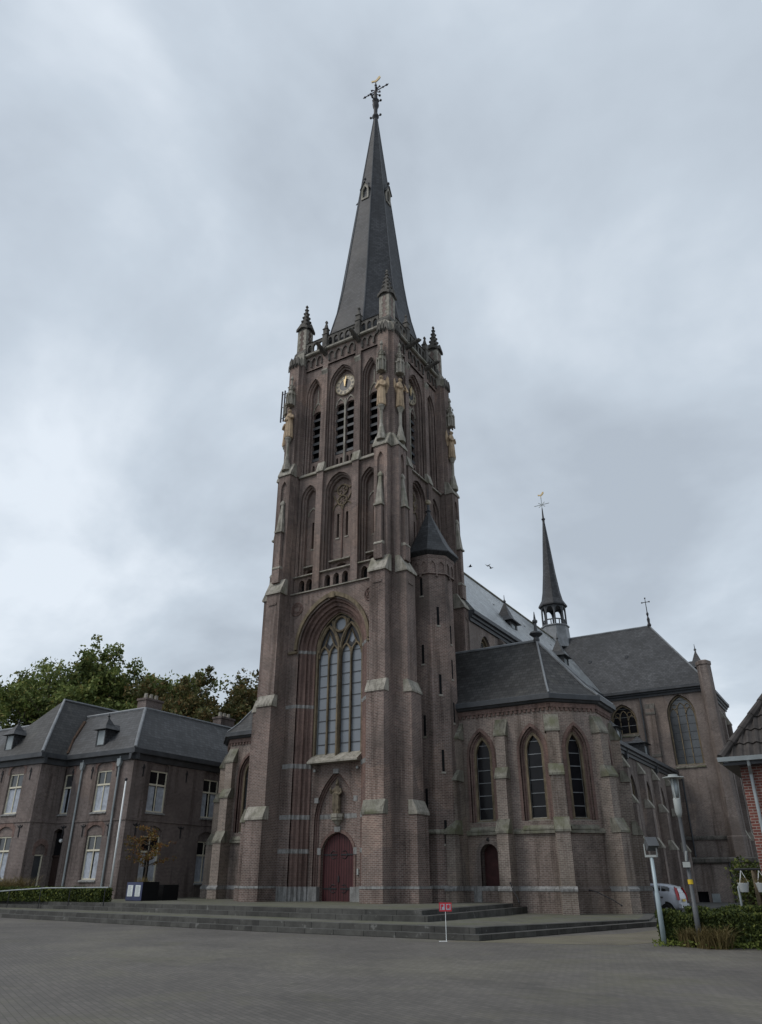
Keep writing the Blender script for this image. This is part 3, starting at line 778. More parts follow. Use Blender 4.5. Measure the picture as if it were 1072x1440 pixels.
def lancet(P, uc, a, z0, zs, za, glass='glass_dark', lights=1, frame='stone', d=.34, step=.62, name='window', sill=True):
    """window set in its own moulded opening; P wall frame; opening already cut at half width a"""
    w = MB()
    w.ring(P, gothic(uc, a, z0, zs, za), gothic(uc, a - .13, z0 + .06, zs, za - .17), d - .14, d + .05)
    iw = a - .13
    if lights > 1:
        st = 2 * iw / lights
        for i in range(1, lights): w.fbox(P, uc - iw + st * i - .04, uc - iw + st * i + .04, z0, zs + .1, d - .06, d + .04)
        for i in range(lights):
            c = uc - iw + st * (i + .5)
            top = zs + (.45 if lights == 3 and i == 1 else 0)
            w.tube(seg_on(P, arcpts(c, st / 2 - .02, top, top + st * .85, 5), d - .01), .045, 5)
        if lights == 3:
            w.fbox(P, uc - st / 2 - .04, uc - st / 2 + .04, zs, zs + .5, d - .06, d + .04)
            w.fbox(P, uc + st / 2 - .04, uc + st / 2 + .04, zs, zs + .5, d - .06, d + .04)
            for s in (-1, 1): w.tube(seg_on(P, circle(uc + s * iw * .52, zs + (za - zs) * .42, iw * .2, 10), d - .01), .04, 5, True)
        if lights == 2: w.tube(seg_on(P, circle(uc, zs + (za - zs) * .5, iw * .34, 12), d - .01), .045, 5, True)
    wd = part(w, name, frame)
    g = MB(); g.cap(P, gothic(uc, a - .05, z0, zs, za - .06), d + .03); part(g, 'glass', glass, wd)
    b = MB(); bars(b, P, uc - iw, uc + iw, z0, za - .25, step, d + .02, .02); part(b, 'glazing_bar', 'lead_dark' if glass != 'glass_dark' else 'lead', wd)
    if sill:
        s_ = MB(); s_.extr(P, [(-.1, z0 - .3), (-.1, z0 - .2), (d, z0 + .1), (d, z0 - .3)], uc - a - .08, uc + a + .08); part(s_, 'sill', 'stone_moss', wd)
    return wd

# ---- circular brick ornaments beside the arch
for u in (-2.78, 2.78):
    mb = MB(); o = seg_on(P, circle(u, 17.2, .42, 16), -.02); mb.tube(o, .05, 5, True)
    for i in range(6):
        a = i * pi / 3 + .5; mb.tube([P(u + .4 * cos(a), 17.2 + .4 * sin(a), -.02), P(u + .4 * cos(a + 2.1), 17.2 + .4 * sin(a + 2.1), -.02)], .035, 5)
    part(mb, 'brick_rosette', 'brick_red', TW)
# ---- wheel tracery in the middle blind bays
for k in (0, 1, 3):
    Pk = TF(k); mb = MB()
    for zc, r in ((25.45, .4), (24.65, .36)):
        mb.tube(seg_on(Pk, circle(0, zc, r, 18), .74), .05, 6, True)
        for i in range(6):
            a = i * pi / 3; mb.tube([Pk(.1 * cos(a), zc + .1 * sin(a), .76), Pk(r * cos(a), zc + r * sin(a), .76)], .03, 4)
    for s in (-1, 1):
        mb.tube(seg_on(Pk, [(0, 24.2), (s * .3, 24.45), (s * .62, 24.95), (s * .74, 25.2)], .76), .045, 5)
        mb.tube(seg_on(Pk, [(s * .36, 25.75), (s * .55, 25.5), (s * .72, 25.6)], .76), .04, 5)
        mb.tube(seg_on(Pk, arcpts(s * .39, .36, 24.0, 24.5, 5), .76), .045, 5)
    part(mb, 'wheel_tracery', 'stone_yellow', TW)

# ---- clocks
for k in range(4):
    Pk = TF(k); mb = MB()
    mb.loft([seg_on(Pk, circle(0, 34.15, r, 32), d) for r, d in ((.88, .78), (.88, .7), (.82, .66), (.8, .7), (.5, .7), (.48, .74))], cap1=False)
    ck = part(mb, 'clock', 'clock_gold', TW)
    mb = MB(); mb.cap(Pk, circle(0, 34.15, .5, 28), .72)
    part(mb, 'clock_centre', 'clock_black', ck)
    mb = MB()
    rom = {1: 1, 2: 2, 3: 3, 4: 3, 5: 2, 6: 3, 7: 3, 8: 4, 9: 3, 10: 2, 11: 3, 12: 3}
    for h in range(1, 13):
        a = pi / 2 - h * pi / 6
        for j in range(rom[h]):
            o = (j - (rom[h] - 1) / 2) * .06
            c, s = cos(a), sin(a)
            q = [(r * c - (o + w) * s, 34.15 + r * s + (o + w) * c) for r, w in ((.56, -.017), (.76, -.017), (.76, .017), (.56, .017))]
            mb.cap(Pk, q, .692)
    part(mb, 'numeral', 'clock_black', ck)
    for ln, wd, ang, nm in ((.52, .07, R(97), 'hour_hand'), (.76, .05, R(82), 'minute_hand')):
        mb = MB(); c, s = cos(ang), sin(ang)
        mb.slab(Pk, [(r * c - w * s, 34.15 + r * s + w * c) for r, w in ((-.16, -wd * .6), (0, -wd), (ln * .75, -wd * 1.1), (ln, 0), (ln * .75, wd * 1.1), (0, wd), (-.16, wd * .6))], [], .65 if nm == 'hour_hand' else .62, .67 if nm == 'hour_hand' else .64)
        part(mb, nm, 'gold', ck)

# ---- buttresses of the tower
def weather(Pk, u0, u1, zb, zt, dl, du, mat='stone', over=.07, parent=None):
    mb = MB()
    mb.extr(Pk, [(dl - over, zb - .05), (dl - over, zb + .06), (du, zt), (du + .25, zt), (du + .25, zb - .05)], u0 - over, u1 + over)
    return part(mb, 'weathering', mat, parent)
def tower_buttress(Pk, s, pr=1.5):
    c = lambda a, b_: tuple(sorted((s * a, s * b_)))
    f = pr / 1.5
    mb = MB()
    u0, u1 = c(3.28, 4.49)
    mb.fbox(Pk, u0, u1, .3, 4.8, -1.5 * f, .85)
    mb.fbox(Pk, u0 - .07, u1 + .07, .3, 1.3, -1.5 * f - .07, .8)
    a0, a1 = c(3.33, 4.46); mb.fbox(Pk, a0, a1, 4.8, 11.05, -1.3 * f, .84)
    a0, a1 = c(3.37, 4.43); mb.fbox(Pk, a0, a1, 11.05, 18.2, -1.1 * f, .83)
    # upper shaft with a pointed blind panel
    a0, a1 = c(3.42, 4.4); um = (a0 + a1) / 2
    pn = gothic(um, .25, 19.4, 25.9, 26.5, 6)
    mb.panel(Pk, rect(a0, a1, 18.2, 27.05), [pn], -.75, -.6)
    mb.cap(Pk, pn, -.61)
    mb.loft([[Pk(a0, z, d) for z, d in ((18.2, -.75), (27.05, -.75), (27.05, .82), (18.2, .82))]], cap0=True, cap1=False)
    mb.loft([[Pk(a1, z, d) for z, d in ((18.2, -.75), (27.05, -.75), (27.05, .82), (18.2, .82))]], cap0=True, cap1=False)
    b0, b1 = c(3.5, 4.32); mb.fbox(Pk, b0, b1, 27.05, 36.7, -.42, .9)
    # slender pier carrying the stone needle
    mb.fbox(Pk, um - .2, um + .2, 19.9, 22.5, -1.0, -.6)
    mb.fbox(Pk, um - .28, um + .28, 18.9, 19.9, -1.05, -.6)
    # segmental panel head under the third set-off
    mb.fbox(Pk, um - .3, um + .3, 17.35, 17.5, -1.1 * f - .05, -1.1 * f)
    b = part(mb, 'buttress', 'brick')
    weather(Pk, u0, u1, 4.75, 5.4, -1.5 * f, -1.3 * f, 'stone_moss' if s > 0 else 'stone', .06, b)
    weather(Pk, *c(3.33, 4.46), 11.0, 11.65, -1.3 * f, -1.1 * f, 'stone', .06, b)
    weather(Pk, *c(3.37, 4.43), 18.15, 19.15, -1.1 * f, -.75, 'stone', .1, b)
    weather(Pk, a0, a1, 27.0, 27.95, -.75, -.42, 'stone', .08, b)
    mb = MB(); mb.fbox(Pk, u0 - .09, u1 + .09, 1.3, 1.42, -1.5 * f - .09, .8); part(mb, 'plinth_course', 'stone_grey', b)
    mb = MB()
    mb.fbox(Pk, um - .31, um + .31, 22.5, 22.62, -1.1, -.7)
    mb.loft([[Pk(um - w, z, -1.02 + dd), Pk(um + w, z, -1.02 + dd), Pk(um + w, z, -.7), Pk(um - w, z, -.7)] for w, z, dd in ((.25, 22.62, 0), (.09, 24.6, .2), (.15, 24.68, .16), (.15, 24.8, .16), (.05, 25.0, .24))])
    mb.extr(Pk, [(-1.08, 19.86), (-1.08, 19.93), (-.98, 20.05), (-.6, 20.05), (-.6, 19.86)], um - .3, um + .3)
    part(mb, 'needle', 'stone', b)
    # scalloped stone cap under the pinnacle
    mb = MB()
    for q in (-1, 0, 1):
        uu = um + q * .28
        mb.loft([[Pk(uu - .17, 36.5, d), Pk(uu, 36.85, d), Pk(uu + .17, 36.5, d), Pk(uu + .17, 37.1, d), Pk(uu, 37.45, d), Pk(uu - .17, 37.1, d)] for d in (-.55, -.3)])
    part(mb, 'scalloped_cap', 'stone_dark', b)
    mb = MB(); mb.extr(Pk, [(-.5, 37.0), (-.3, 37.4), (.3, 37.9), (.9, 37.9), (.9, 36.7), (-.42, 36.7)], b0 - .05, b1 + .05)
    part(mb, 'cap', 'stone', b)
    return b
for k in range(4):
    for s in (-1, 1): tower_buttress(TF(k), s, 1.5 if k in (0, 2) else 1.62)

# ---- pinnacles
def pinnacle(x, y, z0, w, hs, ht, name='pinnacle', crown=True):
    mb = MB()
    mb.lathe((x, y, z0), [(w * 1.55, -.3), (w * 1.5, .0), (w * 1.2, .25), (w * 1.2, .3)], 4, pi / 4)
    mb.box(x - w * .82, x + w * .82, y - w * .82, y + w * .82, z0 + .28, z0 + hs)
    zt = z0 + hs
    mb.lathe((x, y, zt), [(w * 1.25, -.02), (w * 1.15, .12), (w * .8, .3), (w * .12, ht), (w * .24, ht + .05), (w * .24, ht + .16), (w * .05, ht + .3)], 4, pi / 4)
    nk = 5 if crown else 4
    for i in range(nk):
        t = (i + .6) / nk; rr = w * (.8 * (1 - t) + .14 * t) ; z = zt + .2 + (ht - .25) * t
        for q in range(4):
            a = pi / 4 + q * pi / 2
            mb.ball((x + rr * cos(a) * 1.05, y + rr * sin(a) * 1.05, z), w * .26 * (1.1 - .5 * t), 6)
    if crown:
        for q in range(4):
            Pq = WF(x + w * sin(q * pi / 2), y - w * cos(q * pi / 2), q * pi / 2)
            mb.slab(Pq, [(-w, zt - .3), (-w * .5, zt - .1), (0, zt - .02), (w * .5, zt - .1), (w, zt - .3), (w * 1.02, zt - .1), (0, zt + .42), (-w * 1.02, zt - .1)], [], -.06, .08)
    o = part(mb, name, 'stone_dark' if not crown else 'stone_dark')
    if crown:
        ck = MB()
        for q in range(4):
            Pq = WF(x + w * .82 * sin(q * pi / 2), y - w * .82 * cos(q * pi / 2), q * pi / 2)
            for s in (-1, 1):
                n = 8; st = (hs - .6) / n
                for i in range(n):
                    ln = w * (.62 if i % 2 else .42)
                    a, b_ = sorted((s * w * .815, s * (w * .815 - ln))); ck.fbox(Pq, a, b_, z0 + .32 + i * st, z0 + .32 + (i + .96) * st, -.02, .1)
        part(ck, 'quoin', 'stone', o)
        bx = MB(); bx.box(x - w * .825, x + w * .825, y - w * .825, y + w * .825, z0 + .3, z0 + hs - .3); part(bx, 'shaft', 'brick', o)
    return o
for sx_ in (-1, 1):
    for sy_ in (-1, 1):
        pinnacle(sx_ * 3.75, CYT + sy_ * 3.75, 38.05, .5, 2.6, 2.3)
# ---- parapet, small pinnacles, gargoyles
for k in range(4):
    Pk = TF(k); mb = MB(); hs = []
    for u0, u1, n in ((-3.2, -1.68, 3), (-1.3, 1.3, 5), (1.68, 3.2, 3)):
        st = (u1 - u0) / n
        for i in range(n): hs.append(gothic(u0 + st * (i + .5), st * .36, 37.85, 38.3, 38.58, 4))
    mb.slab(Pk, rect(-3.25, 3.25, 37.7, 38.78), hs, .04, .2)
    mb.extr(Pk, [(-.02, 38.78), (.12, 38.92), (.26, 38.78)], -3.25, 3.25)
    part(mb, 'parapet', 'stone_dark')
    for s in (-1, 1):
        c = Pk(s * 1.49, 0, .12)
        mb = MB(); mb.box(c.x - .2, c.x + .2, c.y - .2, c.y + .2, 37.7, 38.95)
        mb.lathe((c.x, c.y, 38.95), [(.34, 0), (.34, .06), (.24, .12), (.24, .5), (.32, .54), (.16, .75), (.07, 1.15), (.13, 1.22), (.1, 1.35), (.02, 1.45)], 4, pi / 4)
        part(mb, 'small_pinnacle', 'stone_dark')
        mb = MB()
        mb.tube([Pk(s * 1.49, 37.2, .2), Pk(s * 1.49, 37.3, -.25), Pk(s * 1.49, 37.42, -.65), Pk(s * 1.49, 37.5, -.95), Pk(s * 1.49, 37.42, -1.12)], [.2, .17, .15, .17, .06], 7)
        for q in (-1, 1): mb.tube([Pk(s * 1.49 + q * .1, 37.35, -.3), Pk(s * 1.49 + q * .28, 37.55, -.25), Pk(s * 1.49 + q * .3, 37.25, -.1)], [.06, .07, .02], 5)
        part(mb, 'gargoyle', 'stone_dark')

# ---- spire
LX = .32      # the spire leans a little
mb = MB(); prof = [(37.7, 4.2), (39.2, 3.92), (40.6, 3.6), (42.2, 3.22), (44, 2.92), (46, 2.64), (51, 2.07), (56, 1.5), (62, .82), (67.9, .16)]
mb.loft([[(r * cos(pi / 8 + i * pi / 4) + LX * max(0, z - 38) / 30, CYT + r * sin(pi / 8 + i * pi / 4), z) for i in range(8)] for z, r in prof])
SP = part(mb, 'spire', 'slate_spire')
mb = MB()
for i in range(8):
    mb.tube([(r * cos(pi / 8 + i * pi / 4) + LX * max(0, z - 38) / 30, CYT + r * sin(pi / 8 + i * pi / 4), z) for z, r in prof], [.06, .06, .06, .06, .055, .055, .05, .045, .04, .03], 5)
part(mb, 'hip_roll', 'lead_dark', SP)
for k in range(4):
    a = k * pi / 2; r0 = 1.42; xx = LX * 18 / 30
    Pk = WF(xx + r0 * sin(a), CYT - r0 * cos(a), a)
    mb = MB()
    mb.slab(Pk, [(-.36, 55.3), (-.36, 56.7), (0, 57.35), (.36, 56.7), (.36, 55.3)], [[(-.22, 55.5), (-.22, 56.5), (0, 56.9), (.22, 56.5), (.22, 55.5)]], -.12, .1)
    lu = part(mb, 'lucarne', 'stone', SP)
    mb = MB()
    for s in (-1, 1):
        mb.loft([[Pk(s * .48, 56.55, d), Pk(0, 57.5, d), Pk(0, 57.42, d), Pk(s * .44, 56.5, d)] for d in (-.22, .75)])
    mb.loft([[Pk(-.36, 55.3, d), Pk(-.36, 56.7, d), Pk(0, 57.35, d), Pk(.36, 56.7, d), Pk(.36, 55.3, d)] for d in (.05, .5)])
    t = Pk(0, 57.4, -.1); mb.lathe(t, [(.04, 0), (.05, .25), (.13, .35), (.1, .5), (.02, .62)], 6)
    part(mb, 'lucarne_roof', 'slate_spire', lu)
# finial, cross and weathercock
cx0 = LX
mb = MB()
mb.lathe((cx0, CYT, 67.7), [(.2, 0), (.34, .25), (.3, .5), (.18, .75), (.2, 1.5), (.3, 1.8), (.34, 2.1), (.24, 2.4), (.36, 2.7), (.2, 3.0), (.16, 3.6), (.1, 4.2), (.06, 5.4)], 8)
for a, z in ((.4, 2.6), (2.5, 2.6), (4.6, 2.6), (1.2, 3.9), (3.6, 3.7), (5.4, 3.9), (0.2, .3), (3.3, .3)):
    q = (cx0 + .5 * cos(a), CYT + .5 * sin(a), 67.7 + z + .1)
    mb.tube([(cx0, CYT, 67.7 + z - .15), q], .05, 5); mb.ball(q, .13, 6)
FN = part(mb, 'finial', 'iron', SP)
mb = MB(); zc = 71.9
mb.tube([(cx0 - 1.3, CYT, zc), (cx0 + 1.3, CYT, zc)], .05, 6); mb.tube([(cx0, CYT, zc - 1), (cx0, CYT, zc + 1.3)], .055, 6)
for s in (-1, 1):
    mb.lathe((0, 0, 0), [(.01, 0), (.01, .01)], 4)
    mb.tube([(cx0 + s * 1.1, CYT, zc), (cx0 + s * 1.25, CYT, zc), (cx0 + s * 1.5, CYT, zc)], [.03, .12, .02], 6)
    mb.tube([(cx0 + s * .75, CYT, zc), (cx0 + s * .85, CYT, zc), (cx0 + s * .95, CYT, zc)], [.05, .11, .05], 6)
    for q in (-1, 1):
        mb.tube([(cx0, CYT, zc), (cx0 + s * .35, CYT, zc + q * .4), (cx0 + s * .52, CYT, zc + q * .42)], [.05, .06, .12], 5)
mb.ball((cx0, CYT, zc + .9), .14, 8); mb.ball((cx0, CYT, zc + .55), .11, 8)
part(mb, 'cross', 'iron_violet', SP)
def rooster(x, y, z, s, mat, parent, ang):
    mb = MB(); Pk = WF(x, y, ang)
    out = [(-.1, 0), (-.35, .12), (-.62, .1), (-.72, .32), (-.6, .5), (-.42, .4), (-.2, .32), (.1, .42), (.35, .78), (.5, 1.0), (.72, 1.02), (.78, .7), (.6, .42), (.3, .14), (.1, 0)]
    mb.slab(Pk, [(u * s, z + w * s) for u, w in out], [], -.05, .05)
    mb.tube([Pk(0, z - .3, 0), Pk(0, z + .1, 0)], .04, 5)
    return part(mb, 'weathercock', mat, parent)
rooster(cx0, CYT, 73.35, .66, 'gold', SP, R(10))

# ---- statue columns and canopies on the belfry corners
def canopy_col(Pk, um, d0=-.42):
    mb = MB(); c = Pk(um, 0, d0 - .22)
    mb.lathe((c.x, c.y, 27.6), [(.34, -.2), (.32, .1), (.26, .3), (.14, 1.0), (.11, 1.05), (.11, 2.1), (.14, 2.15), (.18, 2.3), (.25, 2.42), (.25, 2.52)], 8, pi / 8)
    part(mb, 'statue_column', 'stone')
    mb = MB()
    mb.lathe((c.x, c.y, 32.9), [(.28, .05), (.3, .25), (.28, .28), (.28, .85), (.36, .9), (.36, .98), (.24, 1.05), (.2, 1.3), (.25, 1.34), (.15, 1.42), (.13, 1.75), (.18, 1.8), (.09, 1.9), (.06, 2.3), (.13, 2.38), (.11, 2.5), (.02, 2.75)], 8, pi / 8)
    for i in range(8):
        a = i * pi / 4
        mb.ball((c.x + .32 * cos(a), c.y + .32 * sin(a), 32.92), .08, 6)
        mb.tube([(c.x + .33 * cos(a), c.y + .33 * sin(a), 32.85), (c.x + .33 * cos(a), c.y + .33 * sin(a), 33.8), (c.x + .3 * cos(a), c.y + .3 * sin(a), 34.1)], [.04, .045, .015], 5)
        mb.ball((c.x + .24 * cos(a), c.y + .24 * sin(a), 34.5), .06, 5)
    part(mb, 'canopy', 'stone')
    return c
STAT = []
for k in range(4):
    for s in (-1, 1):
        c = canopy_col(TF(k), s * 3.91)
        STAT.append((k, s, c))

mb = MB(); Pk = TF(3)
for d in (-1.15, -1.4): mb.tube([Pk(3.85, 32.6, d), Pk(3.85, 35.4, d)], .06, 6)
for z in (32.9, 33.9, 35.1): mb.tube([Pk(3.85, z, -1.4), Pk(3.85, z, -.4)], .03, 5)
part(mb, 'antenna', 'iron_violet')
# ---- small stair turret on the right flank
TC = (5.2, 3.2)
def octo(c, r, z, ph=pi / 8, n=8): return [(c[0] + r * cos(ph + 2 * pi * i / n), c[1] + r * sin(ph + 2 * pi * i / n), z) for i in range(n)]
mb = MB()
mb.loft([octo(TC, r, z) for r, z in ((1.42, .2), (1.42, 1.38), (1.36, 1.42), (1.34, 18.1))], cap1=False)
mb.loft([octo(TC, r, z) for r, z in ((1.34, 18.1), (1.42, 19.5), (1.52, 19.6), (1.52, 19.8))])
for k in range(8):
    a = k * pi / 4; ri = 1.42 * cos(pi / 8)
    Pk = WF(TC[0] + ri * sin(a), TC[1] - ri * cos(a), a)
    hw = 1.44 * sin(pi / 8)
    mb.panel(Pk, rect(-hw, hw, 18.55, 19.6), [gothic(q * hw * .5, hw * .36, 18.65, 19.0, 19.38, 4) for q in (-1, 1)], -.07, .06, True)
    for q in (-1, 0, 1):
        if abs(q) < 1: mb.fbox(Pk, q * hw * .97 - .05, q * hw * .97 + .05, 18.38, 18.56, -.06, .08)
TU = part(mb, 'stair_turret', 'brick')
mb = MB()
mb.loft([octo(TC, r, z) for r, z in ((1.5, 19.78), (1.82, 19.98), (1.82, 20.06), (1.3, 20.8), (.72, 22.0), (.1, 23.35))])
part(mb, 'turret_roof', 'slate', TU)
mb = MB()
mb.lathe((TC[0], TC[1], 23.2), [(.13, 0), (.13, .2), (.2, .28), (.1, .4), (.1, .7), (.06, .8)], 8)
part(mb, 'finial', 'lead_dark', TU)
mb = MB(); mb.ball((TC[0], TC[1], 24.15), .19, 10); part(mb, 'finial_ball', 'clock_gold', TU)
mb = MB(); mb.tube([(TC[0], TC[1], 24.25), (TC[0], TC[1], 25.2)], .025, 5); part(mb, 'finial_rod', 'iron', TU)
# slit windows of the turret
for k, zs in ((0, (17.2, 13.0, 8.9, 5.0)), (1, (15.3, 11.2, 7.0, 3.4)), (2, (14.3, 12.2, 9.7, 6.4))):
    a = k * pi / 4; ri = 1.345 * cos(pi / 8); Pk = WF(TC[0] + ri * sin(a), TC[1] - ri * cos(a), a)
    for z in zs:
        mb = MB(); mb.fbox(Pk, -.075, .075, z, z + 1.15, -.012, .03); o = part(mb, 'slit_window', 'dark_void', TU)
        mb = MB(); mb.fbox(Pk, -.13, .13, z - .1, z, -.04, .03); part(mb, 'sill', 'stone', o)
mb = MB(); mb.loft([octo(TC, r, z) for r, z in ((1.42, 3.86), (1.46, 3.92), (1.46, 3.98), (1.37, 4.1))]); part(mb, 'string_course', 'stone_moss', TU)
mb = MB(); mb.loft([octo(TC, r, z) for r, z in ((1.43, 1.28), (1.47, 1.3), (1.47, 1.42), (1.39, 1.44))]); part(mb, 'plinth_course', 'stone_grey', TU)

# ---- side chapels, one on each side of the tower (built for the right side, mirrored for the left)
YA, XA, SA = 3.8, 11.9, 2.7
def chapel(sg, XA=11.9, wb_=6.1):
    def F(ox, oy, a):
        f = WF(ox, oy, a)
        return (lambda u, z, d: Vector((sg * f(u, z, d).x, f(u, z, d).y, z)))
    c45 = SA * cos(pi / 4)
    walls = [  # frame, length, windows (u centre, half, is_door)
        (F(4.6, YA, 0), XA - 4.6, [(3.1, .72), (wb_, .72)]),
        (F(XA, YA, pi / 4), SA, [(SA / 2 - .05, .66)]),
        (F(XA + c45, YA + c45, pi / 2), SA, [(SA / 2, .66)]),
        (F(XA + c45, YA + c45 + SA, 3 * pi / 4), SA, [(SA / 2, .62)]),
    ]
    zb = .05
    wb = MB(); rd = MB(); wins = []
    for i, (Pw, ln, ws) in enumerate(walls):
        holes = []
        for u, a in ws: holes.append(gothic(u, a, 4.45, 7.9, 9.2, 7))
        if i == 0 and sg > 0:
            dr_o = segarch(3.25 - .5, 3.25 + .5, .1, 3.0, .42, 8); holes.append(dr_o)
        wb.panel(Pw, rect(0, ln, zb, 10.35), holes, 0, .1, rim=False)
        for u, a in ws:
            rd.orders(Pw, [(gothic(u, a, 4.45, 7.9, 9.2, 7), 0), (gothic(u, a, 4.45, 7.9, 9.2, 7), .1), (gothic(u, a - .09, 4.45, 7.9, 9.08, 7), .11), (gothic(u, a - .09, 4.45, 7.9, 9.08, 7), .2), (gothic(u, a - .18, 4.45, 7.9, 8.96, 7), .22), (gothic(u, a - .18, 4.45, 7.9, 8.96, 7), .42)])
            for q in (0,):
                rd.strip(Pw, gothic(u, a + .16, 4.5, 7.9, 9.4, 7), gothic(u, a, 4.5, 7.9, 9.2, 7), -.025, .0)
    W_ = part(wb, 'chapel_wall', 'brick_chapel')
    part(rd, 'window_arch', 'brick_red', W_)
    for i, (Pw, ln, ws) in enumerate(walls):
        for u, a in ws:
            gl = 'glass_dark' if sg > 0 else 'glass_mid'
            lancet(Pw, u, a - .18, 4.5, 7.9, 8.94, gl, 1, 'stone_yellow', .36, .66, 'chapel_window', False)
            s_ = MB(); s_.extr(Pw, [(-.12, 4.0), (-.12, 4.08), (.3, 4.62), (.3, 4.0)], u - a - .12, u + a + .12); part(s_, 'sill', 'stone_moss')
        # plinth, string course, dentil frieze
        mb = MB(); mb.fbox(Pw, -.02, ln + .02, zb, 1.22, -.06, .0); part(mb, 'plinth', 'brick_chapel', W_)
        mb = MB(); mb.extr(Pw, [(-.09, 1.2), (-.09, 1.3), (0, 1.42), (.02, 1.42), (.02, 1.2)], -.03, ln + .03); part(mb, 'plinth_course', 'stone_grey' if i == 0 else 'brick_grey', W_)
        mb = MB(); mb.extr(Pw, [(-.12, 3.84), (-.12, 3.94), (.0, 4.08), (.02, 4.08), (.02, 3.84)], -.04, ln + .04); part(mb, 'string_course', 'stone_moss', W_)
        mb = MB(); n = int(ln / .26); st = ln / n
        mb.fbox(Pw, -.03, ln + .03, 10.12, 10.36, -.1, .0)
        for j in range(n): mb.fbox(Pw, st * (j + .22), st * (j + .78), 9.96, 10.12, -.08, .0)
        part(mb, 'dentil_frieze', 'brick_red', W_)
    # buttresses: end of the flat wall, between its windows, and at every corner
    spots = [(walls[0][0], 1.78, .52), (walls[0][0], 4.43, .62)]
    cor = []
    for i in range(1, 4):
        x, y = [(XA, YA), (XA + c45, YA + c45), (XA + c45, YA + c45 + SA)][i - 1]
        cor.append(F(x, y, (i - .5) * pi / 4))
    if sg < 0: cor[0] = walls[0][0]
    spots += [(f, (XA - 4.6 - .34 if sg < 0 and f is cor[0] else 0), .68) for f in cor]
    for j, (Pb0, u, w) in enumerate(spots):
        if sg < 0 and j < 2: continue
        b = MB(); h = w / 2; kk = 1.75 if j == 0 else 1.0
        Pb = lambda uu, z, d, Pb0=Pb0, kk=kk: Pb0(uu, z, d * kk if d < 0 else d)
        b.fbox(Pb, u - h - .04, u + h + .04, zb, 1.24, -.98, .3)
        b.fbox(Pb, u - h, u + h, 1.24, 3.95, -.9, .3)
        b.fbox(Pb, u - h + .02, u + h - .02, 3.95, 6.65, -.62, .3)
        b.fbox(Pb, u - h + .03, u + h - .03, 6.65, 8.9, -.38, .3)
        bo = part(b, 'chapel_buttress', 'brick_pale')
        for zl, zt, dl, du in ((3.9, 4.55, -.9, -.62), (6.6, 7.15, -.62, -.38), (8.85, 9.75, -.38, .0)):
            weather(Pb, u - h, u + h, zl, zt, dl, du, 'stone_moss', .05, bo)
        mb = MB(); mb.extr(Pb, [(-1.02, 1.2), (-1.02, 1.3), (-.9, 1.42), (.2, 1.42), (.2, 1.2)], u - h - .07, u + h + .07); part(mb, 'plinth_course', 'stone_grey', bo)
    # door
    if sg > 0:
        Pw = walls[0][0]; mb = MB()
        mb.orders(Pw, [(dr_o, -.0), (dr_o, .62)])
        o2 = segarch(3.25 - .72, 3.25 + .72, .1, 3.0, .62, 8)
        mb.strip(Pw, o2, dr_o, -.05, 0.01); part(mb, 'door_arch', 'brick_grey')
        mb = MB()
        for s in (-1, 1):
            a, b_ = sorted((3.25 + s * .5, 3.25 + s * .95)); mb.fbox(Pw, a, b_, .5, 1.42, -.11, .05)
        part(mb, 'door_jamb', 'stone_grey')
        mb = MB(); mb.slab(Pw, segarch(3.25 - .52, 3.25 + .52, .5, 3.0, .42, 8), [], .5, .58); dd = part(mb, 'side_door', 'door_dull')
        mb = MB(); mb.fbox(Pw, 3.25 + .32, 3.25 + .38, 1.6, 1.75, .46, .5); part(mb, 'door_handle', 'iron', dd)
        mb = MB(); mb.ball(Pw(3.25, 3.62, -.14), .08, 8); mb.tube([Pw(3.25, 3.62, -.14), Pw(3.25, 3.7, .02)], .025, 5); part(mb, 'door_lamp', 'iron')
        mb = MB(); mb.fbox(Pw, 2.6, 4.75, .0, .68, -1.35, .6); part(mb, 'door_step', 'stone_dark')
    # gutter and roof
    ym = YA + SA / 2 + c45; ov = .42; zg = 10.36
    base = [(4.5, YA), (XA, YA), (XA + c45, YA + c45), (XA + c45, YA + c45 + SA), (XA, YA + 2 * c45 + SA), (4.5, YA + 2 * c45 + SA)]
    def grow(d):
        k = d * math.tan(pi / 8)
        return [(4.5, YA - d), (XA + k, YA - d), (XA + c45 + d, YA + c45 - k), (XA + c45 + d, YA + c45 + SA + k), (XA + k, YA + 2 * c45 + SA + d), (4.5, YA + 2 * c45 + SA + d)]
    mb = MB()
    mb.loft([[(sg * x, y, z) for x, y in grow(d)] for d, z in ((.1, zg), (.24, zg + .04), (.3, zg + .12), (ov, zg + .16), (ov, zg + .42), (ov - .1, zg + .46), (.1, zg + .46))])
    part(mb, 'gutter', 'lead_dark')
    rx = XA - SA / 2 - .15; zr = 14.85
    e = grow(ov - .12); ze = zg + .46
    mid = [(x + (rx - x) * .2 if x > 6 else x, y + (ym - y) * .2, ze + (zr - ze) * .16) for x, y in e]
    rl = [(4.5, ym - .01), (rx, ym - .01), (rx, ym - .01), (rx, ym + .01), (rx, ym + .01), (4.5, ym + .01)]
    mb = MB()
    mb.loft([[(sg * x, y, ze) for x, y in e], [(sg * x, y, z) for x, y, z in mid], [(sg * x, y, zr) for x, y in rl]])
    RF = part(mb, 'chapel_roof', 'slate_lichen')
    mb = MB()
    for j in (1, 2, 3, 4):
        mb.tube([(sg * e[j][0], e[j][1], ze + .02), (sg * mid[j][0], mid[j][1], mid[j][2] + .03), (sg * rl[j][0], rl[j][1], zr + .04)], .07, 5)
    mb.tube([(sg * 4.5, ym, zr + .04), (sg * rx, ym, zr + .04)], .09, 6)
    part(mb, 'ridge_lead', 'lead', RF)
    mb = MB()
